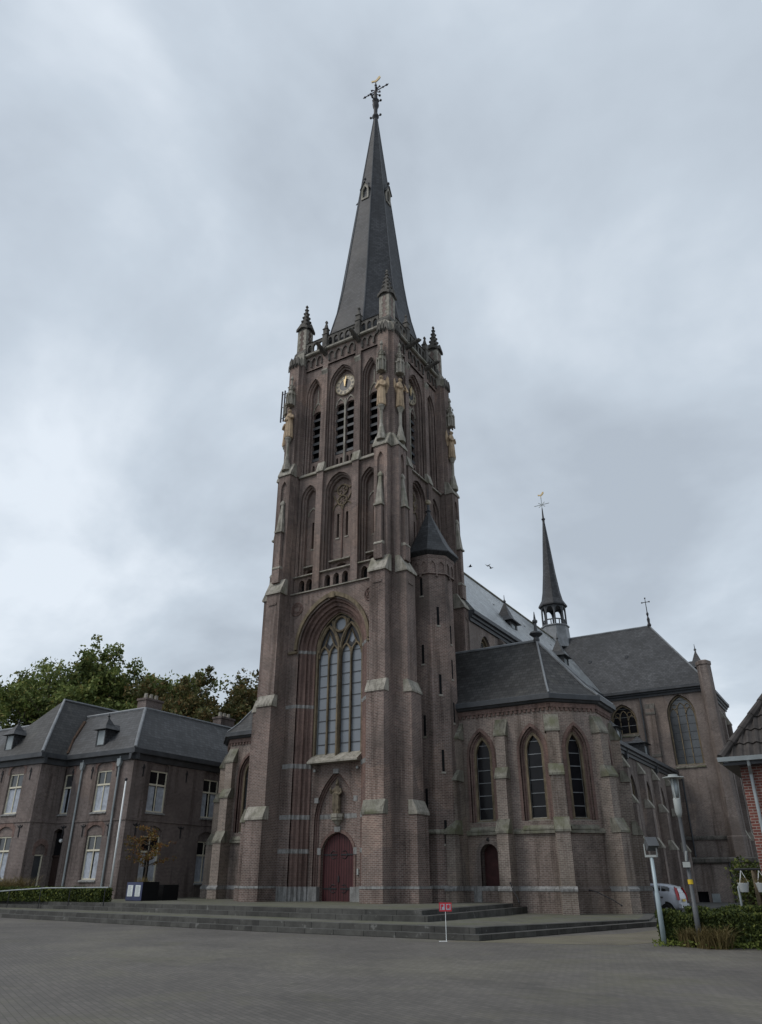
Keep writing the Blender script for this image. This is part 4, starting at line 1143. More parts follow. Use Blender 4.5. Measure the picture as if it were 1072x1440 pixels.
    mb.lathe((sg * rx, ym, zr - .1), [(.16, 0), (.2, .2), (.16, .35), (.42, .55), (.36, .66), (.1, .75), (.1, 1.25), (.17, 1.32), (.17, 1.42), (.08, 1.5), (.02, 2.0)], 10)
    part(mb, 'roof_finial', 'lead_dark', RF)
    return walls
chr_ = chapel(1)
chapel(-1, 10.9, 4.6)
# handrails on the right chapel
def rail(pts, r=.025):
    mb = MB(); mb.tube(pts, r, 6)
    for p in (pts[0], pts[-1]): mb.ball(p, r * 2, 8)
    return mb
part(rail([(9.35, 2.75, 1.55), (9.6, 2.4, 1.25), (9.95, 2.05, .95), (10.05, 1.95, .75)]), 'handrail', 'iron')
part(rail([(12.95, 3.9, 1.25), (13.35, 3.6, 1.2), (14.05, 3.8, .85), (14.4, 3.9, .62)]), 'handrail', 'iron')

# ---- nave, aisles, transept
NW, NZ, NR = 5.5, 17.9, 25.75
mb = MB()
for sg in (-1, 1):
    Pn = WF(NW, 8.0, pi / 2) if sg > 0 else WF(-NW, 38.0, -pi / 2)
    bays = [2.6 + i * 5.1 for i in range(6)]
    mb.panel(Pn, rect(0, 30, 8, NZ), [gothic(u, .95, 13.9, 15.6, 16.9, 6) for u in bays], 0, .15)
mb.add([(-NW, 8.0, 8), (NW, 8.0, 8), (NW, 8.0, NZ), (0, 8.0, NR - .3), (-NW, 8.0, NZ)], [(0, 1, 2, 3, 4)])
NV = part(mb, 'nave_wall', 'brick_grey')
for u in bays:
    Pn = WF(NW, 8.0, pi / 2)
    lancet(Pn, u, .92, 13.95, 15.6, 16.88, 'glass_mid', 2, 'stone_yellow', .3, .8, 'nave_window', True)
    mb = MB(); mb.fbox(Pn, u + 2.3, u + 2.85, 12, 16.9, -.35, 0); mb.extr(Pn, [(-.4, 16.85), (-.4, 16.95), (0, 17.4), (0, 16.85)], u + 2.26, u + 2.89)
    part(mb, 'nave_pier', 'brick_grey')
def gutter(P, u0, u1, z, w=.45):
    mb = MB(); mb.extr(P, [(0, z - .5), (-.12, z - .5), (-.14, z - .3), (-.26, z - .26), (-.28, z - .12), (-w, z - .06), (-w, z + .2), (-w + .08, z + .22), (0, z + .22)], u0, u1)
    return mb
for sg in (-1, 1):
    Pn = WF(NW, 8.0, pi / 2) if sg > 0 else WF(-NW, 38.0, -pi / 2)
    part(gutter(Pn, 0, 29.55, NZ - .1), 'gutter', 'lead_dark')
# roofs: slopes with a slight kick at the eaves
def slope_pts(half, ze, zr, over):
    return [(half + over, ze), (half * .84, ze + (zr - ze) * .22), (0, zr)]
mb = MB(); sp = slope_pts(NW, NZ + .1, NR, .4)
prof = [(-a, z) for a, z in sp] + [(a, z) for a, z in sp[-2::-1]]
mb.loft([[(x, y, z) for x, z in prof] for y in (8.3, 60)])
NRf = part(mb, 'nave_roof', 'slate_sky_sheen')
mb = MB(); mb.tube([(0, 8.3, NR + .05), (0, 43, NR + .05)], .12, 6); part(mb, 'ridge_lead', 'stone_moss', NRf)
def dormer(x, y, z, w, dep, sg_dir, mat='slate', tall=True, scale=1.0):
    """roof dormer facing direction a (frame), pyramid front roof running back into the slope"""
    Pd = WF(x, y, sg_dir); o = MB()
    h = 1.5 * scale
    o.slab(Pd, rect(-w, w, z, z + h), [rect(-w * .62, w * .62, z + .25, z + h - .15)], 0, .12)
    for s in (-1, 1):
        a, b_ = sorted((s * w, s * (w - .08))); o.fbox(Pd, a, b_, z, z + h, .12, dep)
    D_ = part(o, 'dormer', 'slate')
    g = MB(); g.fbox(Pd, -w * .64, w * .64, z + .22, z + h - .12, .06, .1); part(g, 'shutter', 'zinc', D_)
    rf = MB(); e = w + .28; zt = z + h
    rh = 1.75 * scale if tall else .7 * scale
    rf.loft([[Pd(-e, zt, -.3), Pd(e, zt, -.3), Pd(e, zt, 2 * w), Pd(-e, zt, 2 * w)], [Pd(-e * .5, zt + rh * .3, .15), Pd(e * .5, zt + rh * .3, .15), Pd(e * .5, zt + rh * .3, 1.5 * w), Pd(-e * .5, zt + rh * .3, 1.5 * w)], [Pd(-.05, zt + rh, w * .8), Pd(.05, zt + rh, w * .8), Pd(.05, zt + rh, w * .9), Pd(-.05, zt + rh, w * .9)]])
    rf.loft([[Pd(-e * .95, zt + .01, d), Pd(0, zt + rh * .48, d), Pd(e * .95, zt + .01, d)] for d in (w * .7, dep + 1.4)])
    part(rf, 'dormer_roof', mat, D_)
    if tall:
        f = MB(); c = Pd(0, zt + rh - .1, w * .85); f.lathe(c, [(.09, 0), (.06, .15), (.14, .22), (.1, .32), (.04, .4), (.02, .8)], 6); part(f, 'finial', 'lead_dark', D_)
    return D_
dormer(4.6, 18.6, 18.75, .75, 1.6, pi / 2)
dormer(4.55, 31.5, 19.0, .75, 1.6, pi / 2)
for y in (20, 27, 34):
    mb = MB(); mb.fbox(WF(2.2, y, pi / 2), -.15, .15, 22.35, 22.62, -.25, .2); part(mb, 'roof_vent', 'lead_dark', NRf)

AX, AZ = 11.2, 10.35
mb = MB(); Pr = WF(AX, 9.0, pi / 2)
bay = [(4.4 + i * 4.6) for i in range(6)]
mb.panel(Pr, rect(0, 29, .0, AZ), [gothic(u, .95, 4.2, 7.2, 8.7, 7) for u in bay], 0, .3)
Pl = WF(-AX, 38, -pi / 2)
mb.panel(Pl, rect(0, 29, .0, AZ), [], 0, .3)
AW = part(mb, 'aisle_wall', 'brick_grey')
for u in bay:
    lancet(Pr, u, .9, 4.25, 7.2, 8.66, 'glass_mid', 2, 'stone_yellow', .3, .7, 'aisle_window', True)
    for Pq, off in ((Pr, 2.3), (Pl, 2.3)):
        b = MB(); uu = u + off
        b.fbox(Pq, uu - .32, uu + .32, 0, 3.9, -1.0, 0); b.fbox(Pq, uu - .3, uu + .3, 3.9, 6.6, -.68, 0); b.fbox(Pq, uu - .28, uu + .28, 6.6, 9.0, -.4, 0)
        bo = part(b, 'aisle_buttress', 'brick_grey')
        for zl, zt, dl, du in ((3.85, 4.5, -1.0, -.68), (6.55, 7.1, -.68, -.4), (8.95, 9.8, -.4, 0)): weather(Pq, uu - .3, uu + .3, zl, zt, dl, du, 'stone', .05, bo)
mb = MB(); mb.extr(Pr, [(-.1, 3.8), (-.1, 3.92), (0, 4.05), (0, 3.8)], 0, 29); part(mb, 'string_course', 'stone_dark', AW)
for Pq in (Pr, Pl): part(gutter(Pq, 0, 29, AZ), 'gutter', 'lead_dark')
for sg in (-1, 1):
    mb = MB(); mb.loft([[(sg * (AX + .4), y, AZ + .1), (sg * 9.6, y, AZ + 1.1), (sg * NW, y, 13.7), (sg * NW, y, 10), (sg * AX, y, 10)] for y in (8.0, 38)])
    part(mb, 'aisle_roof', 'slate')
for u in (6.8, 14.2, 22.6): dormer(10.55, 9 + u, AZ + .35, .7, 2.2, pi / 2, 'slate', False, .95)
for y in (11.6, 21.2, 30.4):
    mb = MB(); mb.tube([(AX + .3, y, AZ - .1), (AX + .12, y, AZ - .7), (AX + .12, y, .3)], .07, 8); mb.box(AX + .02, AX + .28, y - .16, y + .16, AZ - .75, AZ - .45); part(mb, 'downpipe', 'lead_dark')

# transept
TY0, TY1, TX, TZ, TR = 38.0, 49.0, 15.2, 17.9, 25.8
for sg in (1,):
    Pf = WF(NW - .2, TY0, 0); mb = MB()
    w1 = gothic(7.45 - 5.3, 1.25, 14.1, 15.3, 16.95, 8); w2 = gothic(12.75 - 5.3, 1.25, 11.0, 15.5, 17.3, 8)
    low = rect(14.9 - 5.3, 16.6 - 5.3, .4, 1.35)
    mb.panel(Pf, rect(0, TX - 5.3, 0, TZ), [w1, w2], 0, .4)
    Pe = WF(TX, TY0, pi / 2)
    we = [gothic(u, 1.1, 9.5, 15.0, 16.6, 8) for u in (3.6, 7.4)]
    mb.panel(Pe, rect(0, 11, 0, TZ), we, 0, .4)
    mb.add([(TX, TY1, 0), (-TX, TY1, 0), (-TX, TY1, TZ), (TX, TY1, TZ)], [(0, 1, 2, 3)])
    mb.add([(-TX, TY0, 0), (-NW, TY0, 0), (-NW, TY0, TZ), (-TX, TY0, TZ)], [(0, 1, 2, 3)])
    mb.add([(-TX, TY0, 0), (-TX, TY1, 0), (-TX, TY1, TZ), (-TX, TY0, TZ)], [(0, 1, 2, 3)])
    TWl = part(mb, 'transept_wall', 'brick_grey', split=False)
    lancet(Pf, 7.45 - 5.3, 1.22, 14.15, 15.3, 16.92, 'glass_dark', 3, 'stone_yellow', .35, .8, 'transept_window', True)
    lancet(Pf, 12.75 - 5.3, 1.22, 11.05, 15.5, 17.27, 'glass_mid', 3, 'stone_yellow', .35, .72, 'transept_window', True)
    for u in (3.6, 7.4): lancet(Pe, u, 1.08, 9.55, 15.0, 16.58, 'glass_mid', 3, 'stone_yellow', .35, .72, 'transept_window', True)
    mb = MB()
    mb.extr(Pf, [(-.12, 4.85), (-.12, 5.0), (0, 5.15), (0, 4.85)], 0, TX - 5.3); mb.extr(Pf, [(-.2, 2.75), (-.2, 2.95), (0, 3.15), (0, 2.75)], 5.5, TX - 5.1)
    mb.extr(Pe, [(-.12, 4.85), (-.12, 5.0), (0, 5.15), (0, 4.85)], 0, 11)
    part(mb, 'string_course', 'stone_dark', TWl)
    part(gutter(Pf, 0, TX - 5.25, TZ - .05), 'gutter', 'lead_dark'); part(gutter(Pe, -.05, 11.3, TZ - .05), 'gutter', 'lead_dark')
    mb = MB()
    mb.fbox(Pf, 4.35, 5.15, 5, 16.2, -.3, 0); bo = part(mb, 'transept_pier', 'brick_grey')
    for z in (11.9, 15.7):
        weather(Pf, 4.35, 5.15, z, z + 1.0, -.3, -.05, 'stone_dark', .04, bo)
    for u in (1.5, 5.5, 9.4):
        b = MB(); b.fbox(Pe, u - .35, u + .35, 0, 5.0, -1.0, 0); b.fbox(Pe, u - .33, u + .33, 5, 11, -.8, 0); b.fbox(Pe, u - .3, u + .3, 11, 15.8, -.5, 0); bo = part(b, 'transept_buttress', 'brick_grey')
        for zl, zt, dl, du in ((4.95, 5.6, -1.0, -.8), (10.95, 11.9, -.8, -.5), (15.75, 17.0, -.5, 0)): weather(Pe, u - .33, u + .33, zl, zt, dl, du, 'stone', .05, bo)
    # corner shaft rising past the eaves
    mb = MB()
    mb.loft([octo((15.5, 37.65), r, z, 0.15, 6) for r, z in ((.8, 0), (.8, 5), (.72, 5.1), (.62, 10), (.6, 19.5), (.68, 19.6), (.68, 19.9), (.5, 20.0))])
    part(mb, 'corner_shaft', 'brick_grey')
    sb = MB(); Pz = WF(11.3, 35.0, 0)
    sb.panel(Pz, rect(0, 5.6, -.1, 3.0), [rect(.45, 1.6, -.05, .92)], 0, .4); sb.add([(16.9, 35, 0), (16.9, 38, 0), (16.9, 38, 3.0), (16.9, 35, 3.0)], [(0, 1, 2, 3)])
    part(sb, 'sacristy_wall', 'brick_grey', split=False)
    mb = MB(); mb.extr(Pz, [(-.14, 2.95), (-.22, 3.05), (-.22, 3.3), (0, 3.42), (3.0, 3.42), (3.0, 2.95)], -.1, 5.75); part(mb, 'sacristy_roof', 'stone_dark')
    mb = MB(); mb.tube([Pz(3.6, 2.95, -.1), Pz(3.6, 0, -.1)], .07, 8); part(mb, 'downpipe', 'lead_dark')
    # dark cellar opening and a grey hatch
    mb = MB(); mb.fbox(Pz, .4, 1.65, -.06, 1.0, .3, .35); part(mb, 'cellar_opening', 'dark_void')
    mb = MB(); mb.fbox(Pz, 1.85, 2.45, .05, .78, -.04, .02); part(mb, 'wall_hatch', 'zinc')
    mb = MB(); mb.tube([(9.3, TY0 - .12, 17.3), (9.3, TY0 - .12, 10), (11.9, TY0 - .12, 9.9), (11.9, TY0 - .12, .2)], .07, 8); part(mb, 'downpipe', 'lead_dark')
mb = MB(); ymid = (TY0 + TY1) / 2
sp = slope_pts(5.5, TZ + .1, TR, .42); hx = 10.2
def hipx(z, ze=TZ + .1): return None
rows = []
for a, z in sp:
    t = (5.5 + .42 - a) / (5.92)
    xe = (TX + .42) + (hx - TX - .42) * t
    rows.append([(-xe, ymid - a, z), (xe, ymid - a, z), (xe, ymid + a, z), (-xe, ymid + a, z)])
rows[-1] = [(-hx, ymid - .01, TR), (hx, ymid - .01, TR), (hx, ymid + .01, TR), (-hx, ymid + .01, TR)]
mb.loft(rows); TRf = part(mb, 'transept_roof', 'slate')
mb = MB()
for j in (1, 2): mb.tube([Vector(r[j]) + Vector((0, 0, .03)) for r in rows], .08, 5)
mb.tube([(-hx, ymid, TR + .04), (hx, ymid, TR + .04)], .1, 6); part(mb, 'ridge_lead', 'lead', TRf)
for x, y, z in ((4.2, 40.9, 22.0), (8.0, 40.9, 22.0), (5.9, 38.9, 19.15)):
    mb = MB(); mb.box(x - .14, x + .14, y - .3, y + .1, z + .05, z + .3); part(mb, 'roof_vent', 'lead_dark', TRf)
dormer(15.3, 40.0, 18.35, .7, 1.6, pi / 2, 'slate', True, 1.0)
mb = MB()
mb.lathe((hx, ymid, TR - .1), [(.14, 0), (.22, .25), (.12, .5), (.16, .9), (.06, 1.2), (.14, 1.5), (.05, 1.7), (.03, 3.2)], 8)
mb.tube([(hx - .35, ymid, TR + 2.7), (hx + .35, ymid, TR + 2.7)], .04, 5)
for s in (-1, 1): mb.ball((hx + s * .38, ymid, TR + 2.7), .09, 6)
mb.ball((hx, ymid, TR + 3.15), .09, 6)
part(mb, 'ridge_cross', 'iron', TRf, split=False)
# choir beyond the transept
mb = MB(); mb.box(-5.4, 5.4, 49, 60, 0, NZ); mb.box(5.4, 13.5, 49, 58, 0, 11); part(mb, 'choir_wall', 'brick_grey', split=False)
mb = MB(); mb.loft([[(13.9, 48.6, 11), (13.9, 58.4, 11), (5.4, 58.4, 11), (5.4, 48.6, 11)], [(9, 50, 16), (9, 57, 16), (5.4, 57, 16), (5.4, 50, 16)]]); part(mb, 'choir_roof', 'slate')

# ---- ridge turret over the crossing
FC = (0.0, 43.5)
mb = MB()
mb.loft([octo(FC, r, z) for r, z in ((1.7, 24.8), (1.55, 26.2), (1.5, 27.25), (1.62, 27.3), (1.62, 27.42), (1.4, 27.45))])
FB = part(mb, 'ridge_turret', 'lead')
for i in range(8):
    a = pi / 8 + i * pi / 4; a2 = a + pi / 4
    p = Vector((FC[0] + 1.3 * cos(a), FC[1] + 1.3 * sin(a), 0)); q = Vector((FC[0] + 1.3 * cos(a2), FC[1] + 1.3 * sin(a2), 0))
    mb = MB(); mb.tube([p + Vector((0, 0, 27.4)), p * .985 + Vector((0, FC[1] * .015, 29.75))], .11, 6); part(mb, 'post', 'lead_dark', FB)
    t = (q - p); an = atan2(t.y, t.x); Pq = WF(p.x, p.y, an); L_ = t.length
    mb = MB(); mb.slab(Pq, rect(0, L_, 28.0, 28.12), [], -.05, .05); mb.slab(Pq, rect(L_ / 2 - .05, L_ / 2 + .05, 27.42, 28.0), [], -.04, .04); part(mb, 'railing', 'lead_dark', FB)
    mb = MB(); mb.slab(Pq, [(0, 28.95), (0, 29.8), (L_, 29.8), (L_, 28.95)] + [(L_ / 2 + (L_ / 2 - .1) * cos(k * pi / 8), 28.95 + .65 * sin(k * pi / 8)) for k in range(0, 9)], [], -.06, .06); part(mb, 'arch', 'lead_dark', FB)
mb = MB()
mb.loft([octo(FC, r, z) for r, z in ((1.35, 29.7), (1.62, 29.75), (1.62, 29.9), (1.2, 30.6), (1.0, 31.6), (.72, 34), (.38, 38), (.12, 40.8))])
part(mb, 'turret_spire', 'slate_spire', FB)
mb = MB(); mb.lathe((0, 43.5, 40.6), [(.14, 0), (.16, .3), (.26, .4), (.12, .6), (.09, 1.2), (.06, 1.9)], 6); mb.tube([(0, 43.5, 42), (0, 43.5, 44)], .04, 5); part(mb, 'finial', 'iron', FB)
mb = MB()
for k in range(4):
    a = k * pi / 4; ln = .95 if k % 2 == 0 else .55
    mb.tube([(-ln * cos(a), 43.5, 43.0 - ln * .8 * sin(a)), (ln * cos(a), 43.5, 43.0 + ln * .8 * sin(a))], .045, 5)
part(mb, 'star_cross', 'zinc', FB)
rooster(0, 43.5, 44.2, .52, 'gold', FB, 0.1)

# ------------------------------------------------------------------ statues
def remeshed(mb, name, mat, voxel=0.035, smooth_it=4):
    me = bpy.data.meshes.new(name); me.from_pydata(mb.v, [], mb.f)
    bm = bmesh.new(); bm.from_mesh(me); bmesh.ops.recalc_face_normals(bm, faces=bm.faces); bm.to_mesh(me); bm.free()
    o = bpy.data.objects.new(name, me); COL.objects.link(o)
    m = o.modifiers.new('r', 'REMESH'); m.mode = 'VOXEL'; m.voxel_size = voxel
    s = o.modifiers.new('s', 'SMOOTH'); s.iterations = smooth_it; s.factor = 0.5
    dg = bpy.context.evaluated_depsgraph_get()
    new = bpy.data.meshes.new_from_object(o.evaluated_get(dg))
    bpy.data.objects.remove(o); bpy.data.meshes.remove(me)
    new.name = name
    for p in new.polygons: p.use_smooth = True
    new.materials.clear(); new.materials.append(MAT[mat])
    r = bpy.data.objects.new(name, new); COL.objects.link(r)
    return r
def figure(kind, h=2.45):
    """robed standing figure facing -y, feet at the origin"""
    k = h / 2.45; mb = MB(); n = 28
    def ring(z, a, b, fold, ph=0, yo=0.0):
        return [((a * (1 + fold * cos(9 * t + ph))) * cos(t) * k, (b * (1 + fold * cos(9 * t + ph))) * sin(t) * k + yo * k, z * k) for t in [2 * pi * i / n for i in range(n)]]
    mb.loft([ring(0, .32, .26, .12), ring(.12, .33, .27, .13), ring(.6, .31, .24, .12, .3), ring(1.05, .3, .22, .09, .6), ring(1.3, .27, .2, .05, .8), ring(1.55, .29, .2, .02), ring(1.8, .32, .19, .02), ring(1.93, .29, .17, 0), ring(2.05, .2, .14, 0), ring(2.12, .1, .1, 0)])
    mb.tube([(0, 0, 2.05 * k), (0, -.01 * k, 2.2 * k)], .09 * k, 10)
    mb.ball((0, -.05 * k, 2.28 * k), .125 * k, 14, 1, 1.08, 1.25)
    mb.tube([(0, -.17 * k, 2.31 * k), (0, -.205 * k, 2.25 * k)], [.018 * k, .03 * k], 6)      # nose
    mb.ball((0, .0 * k, 2.31 * k), .145 * k, 12, 1.02, .9, 1.15)      # hair or hood
    def arm(s, pts):
        mb.tube([(s * x * k, y * k, z * k) for x, y, z in pts], [.1 * k, .105 * k, .085 * k, .065 * k, .045 * k][:len(pts)], 10)
        x, y, z = pts[-1]
        for q in range(4):
            mb.tube([(s * x * k, y * k, z * k), (s * (x - .03 + .015 * q) * k, (y - .07) * k, (z + .08 - .03 * q) * k)], [.03 * k, .022 * k], 5)
    if kind == 'angel':
        for s in (-1, 1):
            arm(s, [(.28, 0, 1.88), (.36, -.06, 1.6), (.3, -.18, 1.46), (.12, -.26, 1.56), (.04, -.27, 1.62)])
            mb.loft([[(s * .12 * k, .16 * k, 1.2 * k), (s * .3 * k, .2 * k, 1.0 * k), (s * .5 * k, .2 * k, 1.6 * k), (s * .5 * k, .16 * k, 2.2 * k), (s * .38 * k, .15 * k, 2.45 * k), (s * .2 * k, .16 * k, 2.1 * k)], [(s * .12 * k, .24 * k, 1.2 * k), (s * .3 * k, .28 * k, 1.0 * k), (s * .5 * k, .28 * k, 1.6 * k), (s * .5 * k, .24 * k, 2.2 * k), (s * .38 * k, .23 * k, 2.45 * k), (s * .2 * k, .24 * k, 2.1 * k)]])
    elif kind == 'trumpet':
        arm(1, [(.28, 0, 1.88), (.37, -.08, 1.62), (.3, -.26, 1.55), (.14, -.34, 1.7)])
        arm(-1, [(.28, 0, 1.88), (.36, -.05, 1.58), (.26, -.2, 1.46), (.08, -.28, 1.56)])
        mb.tube([(.05 * k, -.3 * k, 1.9 * k), (.12 * k, -.42 * k, 1.6 * k), (.2 * k, -.5 * k, 1.2 * k)], [.03 * k, .035 * k, .09 * k], 8)
        for s in (-1,):
            mb.loft([[(s * .12 * k, y * k, 1.2 * k), (s * .42 * k, y * k, 1.5 * k), (s * .46 * k, y * k, 2.1 * k), (s * .36 * k, y * k, 2.4 * k), (s * .2 * k, y * k, 2.0 * k)] for y in (.16, .26)])
    else:
        arm(1, [(.32, 0, 1.9), (.42, -.05, 1.6), (.36, -.22, 1.45), (.16, -.28, 1.5)])
        arm(-1, [(.32, 0, 1.9), (.44, -.05, 1.62), (.42, -.2, 1.55), (.4, -.3, 1.72)])
        mb.loft([[(-.34 * k, y * k, .3 * k), (.34 * k, y * k, .3 * k), (.3 * k, y * k, 1.6 * k), (-.3 * k, y * k, 1.6 * k)] for y in (-.26, -.2)])
        mb.ball((-.42 * k, -.34 * k, 1.8 * k), .11 * k, 8)
        mb.loft([[(a * k, b_ * k - .02 * k, z * k) for a, b_ in ((-.13, 0), (0, -.1), (.13, 0), (0, .1))] for z in (2.4, 2.5)] + [[(a * .2 * k, b_ * .2 * k - .02 * k, 2.74 * k) for a, b_ in ((-.13, 0), (0, -.1), (.13, 0), (0, .1))]])
        mb.tube([(-.44 * k, -.36 * k, .05 * k), (-.44 * k, -.36 * k, 2.3 * k)], .03 * k, 6)
    return mb
sl = {
    (0, 1): ('angel', 'sandstone angel with folded arms facing the square on the corner above the stair turret'),
    (1, -1): ('trumpet', 'sandstone statue holding a long horn, turned towards the side chapel, next to the folded-arm angel'),
    (0, -1): ('trumpet', 'sandstone horn-bearing statue facing the square on the tower corner towards the rectory'),
    (3, 1): ('angel', 'sandstone statue jutting in profile towards the rectory, around the corner from the horn-bearer'),
    (1, 1): ('angel', 'lone sandstone statue on the rear tower corner above the nave roof'),
}
proto = {}
for (k, s, c) in STAT:
    if (k, s) not in sl: continue
    kind, lab = sl[(k, s)]
    if kind not in proto:
        o = remeshed(figure(kind), 'statue', 'statue_stone'); proto[kind] = o
    else:
        o = proto[kind].copy(); COL.objects.link(o)
    o.location = (c.x, c.y, 30.1); o.rotation_euler = (0, 0, k * pi / 2)
    tag(o, lab, 'statue', 'statues on the belfry corners')
o = remeshed(figure('bishop', 1.72), 'statue', 'statue_bronze', .026)
o.location = (0, 4.19 - 4.19 + .98, 5.0); tag(o, 'dark weathered bishop statue with a staff standing in the niche above the red portal doors', 'statue')

# ------------------------------------------------------------------ rectory
def root_part(root):
    L = Matrix.Translation(-root.location)
    def f(mb, name, mat, parent=None, smooth=False, **kw):
        o = mb.build(name, mat, None, smooth, **kw); o.parent = parent or root
        o.matrix_parent_inverse = L if not parent else Matrix.Identity(4)
        return o
    return f
RH = thing('rectory_house', 'two-storey brown brick rectory with hipped slate roof and cream sash windows behind a clipped hedge', 'house', (-15.5, -.4, .67))
rp = root_part(RH)
HX, HY, EZ = -15.5, -.4, 9.25
Ff = WF(-22.4, HY, 0); Fs = WF(HX, HY, pi / 2); Fw = WF(-28.3, HY - 2.0, 0); Fq = WF(-22.4, HY - 2.0, pi / 2); Fl = WF(-42, HY, 0)
uw = lambda x: x + 22.4
rnd_c = random.Random(21)
wins = []   # frame, centre u, half width, z0, z1, door?, mullion
wins += [(Ff, uw(-18.28), .76, 5.76, 8.4, 2), (Ff, uw(-21.93), .48, 5.76, 8.38, 1), (Ff, uw(-18.3), .76, 1.7, 4.36, 2)]
wins += [(Fs, 2.38, .82, 5.76, 8.42, 2), (Fs, 7.5, .82, 5.72, 8.36, 2), (Fs, 2.4, .8, 1.55, 4.33, 2), (Fs, 7.5, .8, 1.52, 4.2, 2), (Fs, 12.2, .8, 5.72, 8.36, 2)]
wins += [(Fw, 3.35, .8, 5.76, 8.4, 2), (Fw, 3.4, .8, 1.7, 4.36, 2)]
wins += [(Fq, 1.15, .36, 1.0, 3.25, 0)]
wins += [(Fl, 8.0, .76, 5.76, 8.4, 2), (Fl, 8.0, .76, 1.7, 4.36, 2)]
doors = [(Ff, uw(-21.95), .56, .5, 4.45)]
mb = MB()
for Fr, u0, u1 in ((Ff, 0, 6.9), (Fs, 0, 17), (Fw, 0, 5.9), (Fq, 0, 2.0), (Fl, 0, 13.7)):
    hs = [segarch(u - a, u + a, z0, z1 + .32, .3) for F_, u, a, z0, z1, m_ in wins if F_ is Fr] + [segarch(u - a, u + a, .45, z1 + .2, .2) for F_, u, a, z0, z1 in doors if F_ is Fr]
    mb.panel(Fr, rect(u0, u1, .3, EZ), hs, 0, .3)
mb.add([(-28.3, HY - 2, .3), (-28.3, HY, .3), (-28.3, HY, EZ), (-28.3, HY - 2, EZ)], [(0, 1, 2, 3)])
mb.add([(-42, HY, .3), (-42, HY + 17, .3), (-42, HY + 17, EZ), (-42, HY, EZ)], [(0, 1, 2, 3)]); mb.add([(-42, HY + 17, .3), (HX, HY + 17, .3), (HX, HY + 17, EZ), (-42, HY + 17, EZ)], [(0, 1, 2, 3)])
HWl = rp(mb, 'wall', 'brick_house')
for F_, u, a, z0, z1, mu in wins:
    w = MB(); f = .085
    w.panel(F_, rect(u - a + .01, u + a - .01, z0 + .01, z1), [rect(u - a + f, u + a - f, z0 + f + .03, z1 - f)], .13, .22)
    zt = z0 + (z1 - z0) * .66 if mu else z0
    if mu:
        w.fbox(F_, u - a + f, u + a - f, zt - .05, zt + .06, .12, .2)
        if mu == 2: w.fbox(F_, u - .03, u + .03, z0 + f, z1 - f, .14, .2)
    wo = rp(w, 'window', 'cream')
    g = MB(); g.fbox(F_, u - a + .05, u + a - .05, zt + .02, z1 - .05, .19, .2)
    rp(g, 'upper_pane', 'glass_mid' if F_ is not Fs else 'glass_dark', wo)
    if mu:
        g = MB(); g.fbox(F_, u - a + .05, u + a - .05, z0 + .05, zt, .21, .22); rp(g, 'lower_pane', 'glass_dark', wo)
        gp = rnd_c.choice((.0, .0, .06, .12, .2)); dz = rnd_c.uniform(0, .12)
        for q0, q1 in ((u - a + .05, u - gp - .004), (u + gp + .004, u + a - .05)):
            if q1 - q0 < .1: continue
            g = MB(); m_ = max(3, int((q1 - q0) / .05))
            g.loft([[F_(q0 + (q1 - q0) * i / m_, z, .198 + .008 * (i % 2)) for i in range(m_ + 1)] for z in (z0 + .05, zt - dz)], closed=False); rp(g, 'curtain', 'curtain', wo)
    s_ = MB(); s_.extr(F_, [(-.08, z0 - .1), (-.08, z0 - .02), (.14, z0 + .05), (.14, z0 - .1)], u - a - .03, u + a + .03); rp(s_, 'sill', 'stone_grey', wo)
    t_ = MB(); t_.slab(F_, segarch(u - a + .004, u + a - .004, z1, z1 + .317, .295), [], .09, .2); rp(t_, 'arch_infill', 'brick_house', wo)
    r_ = MB(); o1 = segarch(u - a - .2, u + a + .2, z1 - .05, z1 + .58, .38); o2 = segarch(u - a, u + a, z1 - .05, z1 + .32, .3); r_.strip(F_, o1, o2, -.015, .0); rp(r_, 'window_arch', 'brick_red' if F_ is not Fs else 'brick_house', wo)
for F_, u, a, z0, z1 in doors:
    d_ = MB(); d_.fbox(F_, u - a, u + a, .5, 3.1, .3, .36); d_.fbox(F_, u - a, u + a, 3.1, 3.22, .24, .36)
    for zz in (.9, 1.9): d_.fbox(F_, u - .36, u + .36, zz, zz + .75, .28, .3)
    do = rp(d_, 'front_door', 'door_brown'); g = MB(); g.fbox(F_, u - a, u + a, 3.22, 4.6, .3, .32); rp(g, 'fanlight', 'glass_dark', do)
    l_ = MB(); l_.ball(F_(u + .25, 4.1, .1), .13, 10); rp(l_, 'porch_lamp', 'white_paint', do)
# string course, cornice gutter
for Fr, u0, u1 in ((Ff, 0, 6.9), (Fs, 0, 17), (Fw, 0, 5.9), (Fq, 0, 2.0), (Fl, 0, 13.7)):
    mb = MB(); mb.fbox(Fr, u0 - .03, u1 + .03, 5.2, 5.33, -.05, .02); rp(mb, 'string_course', 'brick_house')
    mb = MB(); mb.fbox(Fr, u0 - .02, u1 + .02, .3, 1.0, -.05, .02); rp(mb, 'plinth', 'brick_house')
    e0, e1 = (u0 - .4 if Fr in (Fs, Fw, Fl) else u0), (u1 + .4 if Fr in (Ff, Fw) else u1)
    mb = MB(); mb.extr(Fr, [(0, EZ - .35), (-.1, EZ - .32), (-.14, EZ), (-.42, EZ + .06), (-.42, EZ + .36), (-.34, EZ + .38), (.1, EZ + .38), (.1, EZ - .35)], e0, e1); rp(mb, 'gutter', 'lead_dark')
